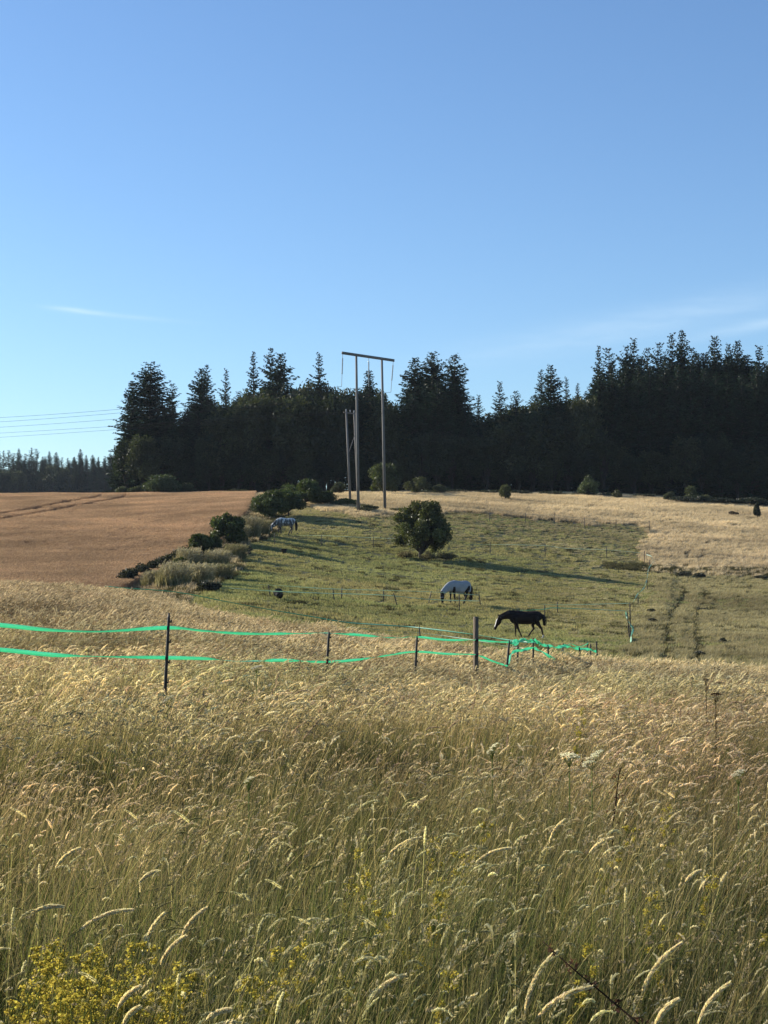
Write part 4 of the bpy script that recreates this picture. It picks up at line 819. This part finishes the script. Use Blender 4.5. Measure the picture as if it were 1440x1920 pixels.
def horse(label, loc, yaw, neck, head, fl, hl, tail, colour, scale=1, mane=None, hair=M_hair, ears=None):
    root = thing('horse', label, 'horse', loc, yaw); s = Soup(); loft(s, TORSO); loft(s, neck); loft(s, head, 12)
    for sd_, p in fl:   # elbow, forearm, knee, cannon, fetlock, pastern, hoof
        leg(s, sd_, [(.56, .15, 1.15), (.54, .16, .92)] + p, [.16, .125, .08, .055, .036, .045, .034, .058, .062])
    for sd_, p in hl:
        leg(s, sd_, [(-.62, .13, 1.2), (-.56, .16, 1.0)] + p, [.20, .20, .15, .085, .062, .042, .048, .036, .060, .064])
    for sd_ in (-1, 1):
        e0 = np.array(ears[0], float); e1 = np.array(ears[1], float); e0[1] = .055 * sd_; e1[1] = .085 * sd_; loft(s, [(e0, .03, .035), ((e0 + e1) / 2, .03, .03), (e1, .006, .006)], 8)
    obj('body', fuse(s, .016, 3, colour), M_horse, root)
    r = np.random.default_rng(5); s = Soup(); T = np.array(tail, float); n_ = 110; f = np.linspace(0, 1, 6)
    K = np.array([[np.interp(x_, np.linspace(0, 1, len(T)), T[:, c]) for c in range(3)] for x_ in f]); off = r.normal(0, 1, (n_, 3)) * np.array([.035, .05, .02])
    P = K[None] + off[:, None] * (.3 + 1.2 * np.sin(f * 2.6))[None, :, None]; s.strips(P, np.full((n_, 6), .022) * np.linspace(1, .5, 6), unit(r.normal(size=(n_, 3)) * np.array([1, 1, .1])), np.ones((n_, 3))); obj('tail', s, hair, root)
    if mane:
        s = Soup(); a0 = np.array(mane, float); n_ = 150; q_ = r.random(n_); B0 = np.stack([np.interp(q_, np.linspace(0, 1, len(a0)), a0[:, c]) for c in range(3)], 1); ln = .14 + .10 * r.random(n_)
        dn = np.stack([r.normal(0, .15, n_), .5 + .3 * r.random(n_), -np.ones(n_)], 1); f = np.linspace(0, 1, 4); P = B0[:, None] + unit(dn)[:, None] * (ln[:, None] * f[None])[..., None] + np.array([0, 0, .03]) ; P[:, :, 1] += .02 
        s.strips(P, np.full((n_, 4), .02) * np.linspace(1, .4, 4), unit(r.normal(size=(n_, 3)) * np.array([1, .2, .2])), np.ones((n_, 3))); obj('mane', s, hair, root)
    root.scale = (scale,) * 3; return root
def face_pts(poll, nose):
    a = np.array(poll, float); b = np.array(nose, float); d_ = b - a; bk = np.array([-d_[2], 0, d_[0]]); bk /= np.linalg.norm(bk)   # towards forehead or jaw
    return a, b, d_, bk
def mkhead(poll, nose):
    a, b, d_, bk = face_pts(poll, nose)
    L_ = [(-.05, .075, .09, .0), (.08, .095, .135, -.02), (.25, .10, .16, -.035), (.45, .085, .125, -.02), (.65, .062, .09, 0), (.85, .062, .08, .0), (.97, .055, .065, .005), (1.03, .03, .035, 0)]
    return [(tuple(a + d_ * f + bk * o_), w_, h_) for f, w_, h_, o_ in L_]
# dark bay horse walking left with its head low
poll, nose = (1.43, 0, 1.10), (1.68, 0, .50)
neck = [((.55, 0, 1.22), .20, .32), ((.75, 0, 1.28), .16, .26), ((.98, 0, 1.28), .13, .22), ((1.20, 0, 1.22), .11, .18), ((1.38, 0, 1.13), .095, .15), ((1.46, 0, 1.05), .08, .11)]
fl = [(-1, [(.53, .15, .74), (.53, .14, .46), (.53, .14, .30), (.53, .14, .16), (.56, .14, .10), (.58, .14, .03), (.60, .14, .0)]), (1, [(.48, .15, .76), (.40, .14, .50), (.31, .14, .32), (.25, .14, .18), (.24, .14, .12), (.26, .14, .04), (.28, .14, .0)])]
hl = [(-1, [(-.46, .17, .90), (-.40, .16, .72), (-.46, .15, .54), (-.30, .14, .34), (-.19, .14, .17), (-.15, .14, .11), (-.12, .14, .04), (-.11, .14, .0)]), (1, [(-.60, .17, .90), (-.74, .16, .70), (-.86, .15, .54), (-.90, .14, .34), (-.94, .14, .17), (-.92, .14, .11), (-.90, .14, .04), (-.89, .14, .0)])]
def dark_coat(V):
    c = np.tile(np.array([.013, .008, .007]), (len(V), 1)); x_, y_, z_ = V.T
    a, b, d_, bk = face_pts(poll, nose); rel = V - a; f = rel @ (d_ / (d_ @ d_)); fr = rel @ np.array([d_[2] * -1, 0, d_[0]]) / np.linalg.norm(d_)
    c[(f > .1) & (f < .8) & (x_ > 1.3) & (fr > .055) & (np.abs(y_) < .05)] = (.62, .60, .56)
    c[(z_ < .2) & (x_ < -.6)] = (.55, .50, .46); c[(z_ < .05)] = (.03, .025, .02); return c
Yd = 87.0; p = G(985, Yd)
hd = horse('dark bay horse with a white blaze walking with lowered head', p, math.pi, neck, mkhead(poll, nose), fl, hl, [(-.86, 0, 1.34), (-.98, 0, 1.24), (-1.04, 0, 1.0), (-1.03, 0, .72)], dark_coat, 1.0, [(.62, .02, 1.52), (.98, .02, 1.50), (1.38, .02, 1.26)], ears=((1.43, 0, 1.21), (1.51, 0, 1.33)))
hd.location.z -= .02
# horse in a pale rug, grazing
poll2, nose2 = (1.40, 0, .72), (1.34, 0, .07)
neck2 = [((.50, 0, 1.20), .20, .32), ((.78, 0, 1.16), .165, .27), ((1.02, 0, 1.04), .13, .21), ((1.22, 0, .90), .11, .17), ((1.36, 0, .78), .095, .14), ((1.41, 0, .70), .085, .12)]
fl2 = [(-1, [(.56, .15, .74), (.55, .14, .46), (.56, .14, .30), (.56, .14, .16), (.58, .14, .10), (.60, .14, .03), (.61, .14, .0)]), (1, [(.50, .15, .76), (.46, .14, .46), (.44, .14, .30), (.42, .14, .16), (.43, .14, .10), (.45, .14, .03), (.46, .14, .0)])]
hl2 = [(-1, [(-.52, .17, .92), (-.56, .16, .72), (-.68, .15, .54), (-.64, .14, .34), (-.60, .14, .17), (-.57, .14, .11), (-.55, .14, .04), (-.54, .14, .0)]), (1, [(-.50, .17, .90), (-.54, .16, .70), (-.52, .15, .54), (-.40, .14, .34), (-.30, .14, .17), (-.27, .14, .11), (-.25, .14, .04), (-.24, .14, .0)])]
Yg = 104.0; p = field(860, 1134, lo=90)
yaw2 = R(180 + 38)
hg = horse('grazing horse in a pale grey full-neck rug with dark head and legs', p, yaw2, neck2, mkhead(poll2, nose2), fl2, hl2, [(-.88, 0, 1.30), (-.98, 0, 1.1), (-1.02, 0, .8), (-1.0, 0, .30)], lambda V: np.tile(np.array([.012, .011, .012]), (len(V), 1)), 1.06, None, ears=((1.45, 0, .78), (1.55, 0, .84)))
s = Soup(); loft(s, [((c[0], c[1], c[2] + .01), a + .035, b + .035) for c, a, b in TORSO[1:]]); loft(s, [(c, a + .035, b + .035) for c, a, b in neck2[:5]])
loft(s, [((-.72, 0, 1.18), .27, .24), ((-.76, 0, .95), .25, .18), ((-.74, 0, .80), .235, .16)]); loft(s, [((.1, 0, .98), .30, .28), ((-.3, 0, .98), .30, .28)])
obj('rug', fuse(s, .02, 4, lambda V: np.ones((len(V), 3))), M_rug, hg)
s = Soup(); loft(s, [((1.395, 0, .52), .11, .13), ((1.393, 0, .49), .11, .13)], 14); obj('noseband', s, M_rug, hg)
# dappled grey at the hedge
neck3 = [((.50, 0, 1.20), .20, .32), ((.78, 0, 1.10), .165, .26), ((1.00, 0, .94), .13, .20), ((1.18, 0, .78), .11, .16), ((1.28, 0, .66), .095, .14), ((1.33, 0, .58), .085, .12)]
poll3, nose3 = (1.32, 0, .62), (1.50, 0, .04)
def dapple(V):
    x_, y_, z_ = V.T; n1 = vnoise(x_ * 3.1 + 9, z_ * 1.1 + y_ * 2.3 + 5, .22, 61) * .65 + vnoise(x_ * 3 + 2, z_ * 2 + y_ * 3, .12, 62) * .35; tcol = np.clip((z_ - 1.22) * 1.6, 0, .45)
    k = np.clip((n1 + tcol - .50) * 3, 0, 1)[:, None]; c = np.array([.09, .088, .085]) * (1 - k) + np.array([.52, .52, .50]) * k; c = np.where(((z_ < .72) & (x_ < 1.05))[:, None], np.array([.03, .03, .035]), c)
    fr = (x_ > 1.12) & (z_ > .28); c[fr] = np.where((k[fr] > .2), np.array([.6, .6, .58]), np.array([.12, .12, .13])); return c
Yf = Yrow(535, 1003); p = G(535, Yf)
hf = horse('dappled grey horse grazing by the hedge near the top of the paddock', p, R(180 + 20), neck3, mkhead(poll3, nose3), fl2, hl2, [(-.88, 0, 1.30), (-.98, 0, 1.1), (-1.02, 0, .8), (-1.0, 0, .40)], dapple, 1.1, [(.62, .02, 1.46), (.95, .02, 1.20), (1.25, .02, .86)], ears=((1.36, 0, .70), (1.46, 0, .76)))
print('Y of things: hawthorn', Yh, 'grey', p.y, 'rug', hg.location.y)

# ------------------------------------------------------------------ flowering plants in the meadow
def nearY(px, row, h):
    Ys = np.arange(2.2, 60, .05); x_ = (px - 720) / F * Ys; zr = H(x_, Ys) + h - EYE; t_ = zr / Ys
    rr = 960 - F * (t_ * math.cos(PITCH) - math.sin(PITCH)) / (math.cos(PITCH) + t_ * math.sin(PITCH)); return float(Ys[int(np.argmin(np.abs(rr - row)))])
def bedstraw(seed):
    r = np.random.default_rng(seed); st = Soup(); fl_ = Soup(); h = .62
    sp = [np.array([.03 * math.sin(i * .8 + seed), .02 * math.cos(i + seed), h * i / 6]) + WIND * .07 * (i / 6) ** 2 for i in range(7)]; st.tube(sp, [.0025, .0024, .0022, .002, .0018, .0016, .001], 5, (.20, .22, .07))
    for i in range(2, 7):
        for k_ in range(5):
            a = r.random() * 6.28; L_ = .008 + .016 * r.random(); b0 = sp[i] - np.array([0, 0, .08 * r.random()]); e = b0 + np.array([math.cos(a) * L_, math.sin(a) * L_, L_ * (1 + r.random())])
            st.tube([b0, e], [.0009, .0006], 3, (.2, .22, .07), False)
            if i >= 4: n_ = 34; C = e + r.normal(0, .0046, (n_, 3)); A = rdir(n_, r) * .0032; B = unit(np.cross(A, rdir(n_, r))) * .0026; fl_.diamonds(C, A, B, jit((.42, .34, .06), n_, .25, r))
    n_ = 70; zz = r.random(n_) * h * .8; C = np.stack([np.interp(zz, [p_[2] for p_ in sp], [p_[0] for p_ in sp]), np.zeros(n_), zz], 1); A = rdir(n_, r) * np.array([1, 1, .3]) * .012; st.diamonds(C + A, A, unit(np.cross(A, rdir(n_, r))) * .0012, np.tile([.12, .16, .05], (n_, 1)))
    return st, fl_
YG = 'yellow bedstraw plants in flower'
bp = []
for i in range(4):
    st, fl_ = bedstraw(800 + i); root = thing('bedstraw_plant', 'x', 'wildflower', group=YG); obj('stem', st, M_meadow, root); obj('flower_spike', fl_, M_petal, root); bp.append(root)
cluster = [(8, 1800), (30, 1790), (48, 1812), (62, 1788), (80, 1815), (98, 1795), (115, 1830), (130, 1802), (20, 1845), (55, 1850), (90, 1858), (72, 1880), (108, 1880), (140, 1855), (176, 1800), (186, 1838), (206, 1792), (235, 1842), (262, 1838), (278, 1862), (300, 1856), (170, 1872), (35, 1884), (5, 1872), (12, 1822), (100, 1842), (26, 1862), (84, 1896), (3, 1812), (228, 1866), (196, 1860), (122, 1896), (250, 1880)]
single = [(380, 1838, 'lone yellow bedstraw right of the big yellow patch'), (452, 1806, 'yellow bedstraw leaning beside a long cream seed head'), (522, 1800, 'yellow bedstraw spike midway along the bottom grass'), (406, 1866, 'low yellow bedstraw near the bottom dark gap'), (445, 1862, 'low yellow bedstraw right of the other low one'), (620, 1610, 'upright yellow spike in the middle of the meadow left of centre'), (650, 1660, 'thin yellow spike below and right of the upright one'), (655, 1730, 'yellow spike on a pale stalk left of centre'), (756, 1680, 'tallest yellow spike near the centre of the near grass'), (765, 1700, 'small yellow spike right of the tallest one'), (780, 1590, 'faint yellow spike above the tallest one'), (806, 1612, 'slim yellow spike farther right of the faint one'), (764, 1838, 'yellow spike near the bottom under an arching seed head'), (1060, 1340, 'distant yellow spike among pale grass right of centre'), (1218, 1530, 'yellow spike below the white umbels'), (1130, 1565, 'yellow spike left of the dark dock stalk foot'), (1270, 1650, 'thin yellow spike by the leaning seed heads on the right'), (1028, 1790, 'yellow flowers behind the left big seed head at bottom right'), (1180, 1700, 'dull yellow spike above the right big seed head'), (868, 1560, 'yellow spike among brownish grass right of centre'), (1430, 1650, 'yellow flowers at the right edge of the near grass')]
allb = [(a, b, 'yellow bedstraw stem in the dense yellow patch at the bottom left corner') for a, b in cluster] + single
for i, (px, rw, lb) in enumerate(allb):
    far_ = rw < 1500; h_ = .60 if not far_ else .74; Y_ = nearY(px, rw, h_); x_ = (px - 720) / F * Y_; sc_ = 1.0 if rw > 1760 and px < 320 else .95; src = bp[i % 4]; loc = (x_, Y_, hz(x_, Y_)); s3 = (1.15 * sc_, 1.15 * sc_, h_ / .60)
    if i < 4: o = src; o.location = loc; o.scale = s3; o['label'] = lb
    else: o = dup(src, loc, random.random() * .8, s3, lb)
    if i >= len(cluster): o['group'] = 'single yellow bedstraw spikes'
def umbel(px, row, h, rad, label, colr, dark=False, tilt=0, group='flat umbel flowers in the meadow', name='umbel_flower', wide=1.0):
    Y_ = nearY(px, row, h); x_ = (px - 720) / F * Y_; r = np.random.default_rng(int(px)); root = thing(name, label, 'wildflower', (x_, Y_, hz(x_, Y_)), 0, group)
    st = Soup(); hd_ = Soup(); stc = (.05, .035, .025) if dark else (.2, .24, .09); st.tube([(-.03, 0, 0), (0, 0, h * .6), (.0, 0, h - .05)], [.004, .0035, .0025], 6, stc)
    for k_ in range(16):
        a = k_ * 2.4; q_ = rad * math.sqrt((k_ + .5) / 16); e = np.array([q_ * math.cos(a) * wide, q_ * math.sin(a), h + .012 * (1 - (q_ / rad) ** 2) + tilt * q_ * math.cos(a)]); st.tube([(0, 0, h - .05), e], [.0012, .0008], 3, stc, False)
        n_ = 26; C = e + r.normal(0, rad * .13, (n_, 3)) * np.array([1, 1, .35]); A = rdir(n_, r) * np.array([1, 1, .5]) * rad * .09; hd_.diamonds(C, A, unit(np.cross(A, rdir(n_, r))) * rad * .07, jit(colr, n_, .15, r))
    obj('stem', st, M_meadow, root); obj('flower_head', hd_, M_petal, root); return root
wh = (.80, .74, .52)
umbel(1108, 1424, .75, .046, 'largest round cream-white umbel, tilted towards the light', wh, tilt=.9)
umbel(1066, 1419, .75, .044, 'flat white umbel just left of the largest one', wh, tilt=-.1)
umbel(922, 1403, .74, .028, 'small white umbel further left on its own', wh, tilt=1.0)
umbel(1381, 1450, .74, .030, 'greyish white umbel near the right edge of the meadow', (.6, .55, .40), tilt=.5)
umbel(468, 1462, .72, .020, 'tiny white umbel in the left half of the near grass', wh, tilt=.6)
umbel(482, 1252, .80, .05, 'small white tuft flower by the lower tape', (.5, .47, .38), tilt=.3)
umbel(812, 1730, .55, .011, 'tiny white button flower low in the grass at centre', wh)
umbel(316, 1312, .74, .035, 'faded cream umbel below the tall near stake', (.5, .46, .34), tilt=.7)
umbel(1340, 1303, .86, .034, 'dead brown umbel on a dark stem standing above the pale grass', (.06, .04, .03), True)
umbel(1322, 1275, .84, .022, 'small dead brown umbel just above and left of the larger brown one', (.08, .055, .04), True)
# dark dead stalks
def stalk(label, pts, rad, seed, side=True):
    root = thing('dead_stalk', label, 'dead stem', pts[0], 0, 'dark dead stalks in the meadow'); s = Soup(); P = [Vector(p) - Vector(pts[0]) for p in pts]; s.tube(P, np.linspace(rad, rad * .45, len(P)), 6, (.06, .04, .03)); obj('stem', s, M_meadow, root)
    r = np.random.default_rng(seed); s = Soup()
    for i in range(1, len(P)):
        n_ = 16; C = np.array(P[i - 1].lerp(P[i], .5)) + r.normal(0, .02 if side else .008, (n_, 3)); A = rdir(n_, r) * .008; s.diamonds(C, A, unit(np.cross(A, rdir(n_, r))) * .0035, jit((.09, .05, .035), n_, .3, r))
    obj('seed_cluster', s, M_meadow, root)
Yq = nearY(1162, 1440, .80); g0 = G(1150, Yq)
stalk('dark upright dock stalk right of centre in the near meadow', [g0, at(1148, 1560, Yq), at(1154, 1510, Yq), at(1158, 1470, Yq), at(1163, 1440, Yq)], .0042, 3)
Yq = 3.7; stalk('thin dark bare twig slanting down to the right at the bottom', [at(1215, 1935, 3.6), at(1180, 1905, 3.65), at(1130, 1862, 3.7), at(1090, 1830, 3.7), at(1050, 1795, 3.75), at(1018, 1765, 3.8)], .0026, 4, False)

# large bowed seed heads that stand out close by
BG = 'large cream bowed grass heads close by'
big = [((985, 1895), (1045, 1782), 'big cream seed head bending right, left of the bottom-right pair'), ((1205, 1860), (1278, 1768), 'tallest cream seed head at the bottom right'), ((1310, 1920), (1370, 1842), 'cream seed head at the lower right corner'), ((1010, 1905), (1110, 1850), 'long low arching seed head at the bottom right'), ((1230, 1920), (1272, 1874), 'short cream seed head at the bottom edge on the right'),
       ((302, 1808), (348, 1755), 'left thick seed head of the crossed pair at the left'), ((268, 1790), (308, 1712), 'yellowish seed head standing left of the thick one'), ((340, 1760), (388, 1702), 'upper thick seed head of the crossed pair at the left'), ((152, 1742), (248, 1706), 'long thin arching seed head at the left'), ((60, 1712), (118, 1700), 'flat arching seed head near the left edge'), ((105, 1626), (150, 1590), 'straight seed head in the upper left of the near grass'), ((262, 1654), (296, 1633), 'short bowed seed head near the small dark hollow'), ((388, 1912), (432, 1893), 'thick bowed seed head at the bottom edge left of centre'),
       ((700, 1870), (760, 1828), 'thick arching seed head near the bottom centre'), ((730, 1602), (790, 1570), 'long leaning seed head in the middle of the near grass'), ((892, 1618), (958, 1590), 'arched seed head right of the centre'), ((1030, 1580), (1060, 1536), 'leaning seed head above the dark stalk foot'), ((1105, 1600), (1150, 1570), 'curled seed head under the dock stalk'), ((1285, 1655), (1314, 1632), 'small curled seed head on the right'), ((222, 1890), (262, 1850), 'seed head right of the yellow patch at the bottom left'), ((232, 1920), (262, 1888), 'seed head at the bottom edge left of centre')]
for i, (b_, e_, lb) in enumerate(big):
    h_ = .62; Yb = nearY(e_[0], e_[1], h_ + .03) if e_[1] < 1860 else 3.45; e = at(e_[0], e_[1], Yb); b = at(b_[0], b_[1], Yb); d_ = e - b; bow = Vector((-d_.z, 0, d_.x)); bow = bow.normalized() * (.09 * d_.length) * (1 if bow.z >= 0 else -1)
    sp = [b.lerp(e, f) + bow * 4 * f * (1 - f) for f in np.linspace(0, 1, 12)]; gx_ = b.x - (d_.x * .9 + .05); root_p = Vector((gx_, Yb, hz(gx_, Yb)))
    root = thing('seed_head', lb, 'grass stem', root_p, 0, BG); s = Soup(); tg0 = (sp[1] - sp[0]).normalized(); st_p = [root_p, root_p.lerp(b, .5) + Vector((-.04, 0, .03)), b - tg0 * .05, b, e]; s.tube([p_ - root_p for p_ in st_p[:4]] + [q_ - root_p for q_ in sp[1:]], [.0018] * 3 + [.0013] * 12, 5, (.42, .38, .18)); obj('stem', s, M_meadow, root)
    r = np.random.default_rng(900 + i); n_ = 620; f = r.random(n_); A0 = np.array([list(p_ - root_p) for p_ in sp]); C = np.stack([np.interp(f, np.linspace(0, 1, 12), A0[:, c]) for c in range(3)], 1); tg = unit(np.stack([np.interp(np.minimum(f + .05, 1), np.linspace(0, 1, 12), A0[:, c]) for c in range(3)], 1) - np.stack([np.interp(np.maximum(f - .05, 0), np.linspace(0, 1, 12), A0[:, c]) for c in range(3)], 1))
    rd = unit(np.cross(tg, rdir(n_, r))); lump = .7 + .5 * vnoise(f * 30, f * 0, 2.2, i); rr = (.0052 * lump * np.sin(np.clip(f * .94 + .05, 0, 1) * math.pi) ** .45)[:, None]
    s = Soup(); s.diamonds(C + rd * rr * .7, unit(tg * .9 + rd * .55) * .0065, unit(np.cross(rdir(n_, r), tg)) * .0019, jit((.85, .78, .56), n_, .14, r)); wq = np.array([[.006 * math.sin(min(1, max(0, f * .94 + .05)) * math.pi) ** .5 for f in np.linspace(0, 1, 12)]]); s.strips(A0[None], wq, np.array([[0, .7, .7]]), np.array([[.8, .72, .5]])); s.strips(A0[None], wq, np.array([[0, -.7, .7]]), np.array([[.8, .72, .5]])); obj('spike', s, M_meadow, root)

# ------------------------------------------------------------------ the air itself
HAZE = 0.000055
s = Soup(); s.box((0, 830, 32), (2700, 1750, 88)); m, t, out = mat('hazy_air'); pv = N(t, 'ShaderNodeVolumePrincipled'); pv.inputs['Density'].default_value = HAZE; pv.inputs['Color'].default_value = (.75, .87, 1, 1); pv.inputs['Anisotropy'].default_value = .2
t.links.new(pv.outputs[0], out.inputs['Volume']); m.cycles.homogeneous_volume = True if hasattr(m.cycles, 'homogeneous_volume') else None
o = obj('haze', s, m); tag(o, kind='stuff')
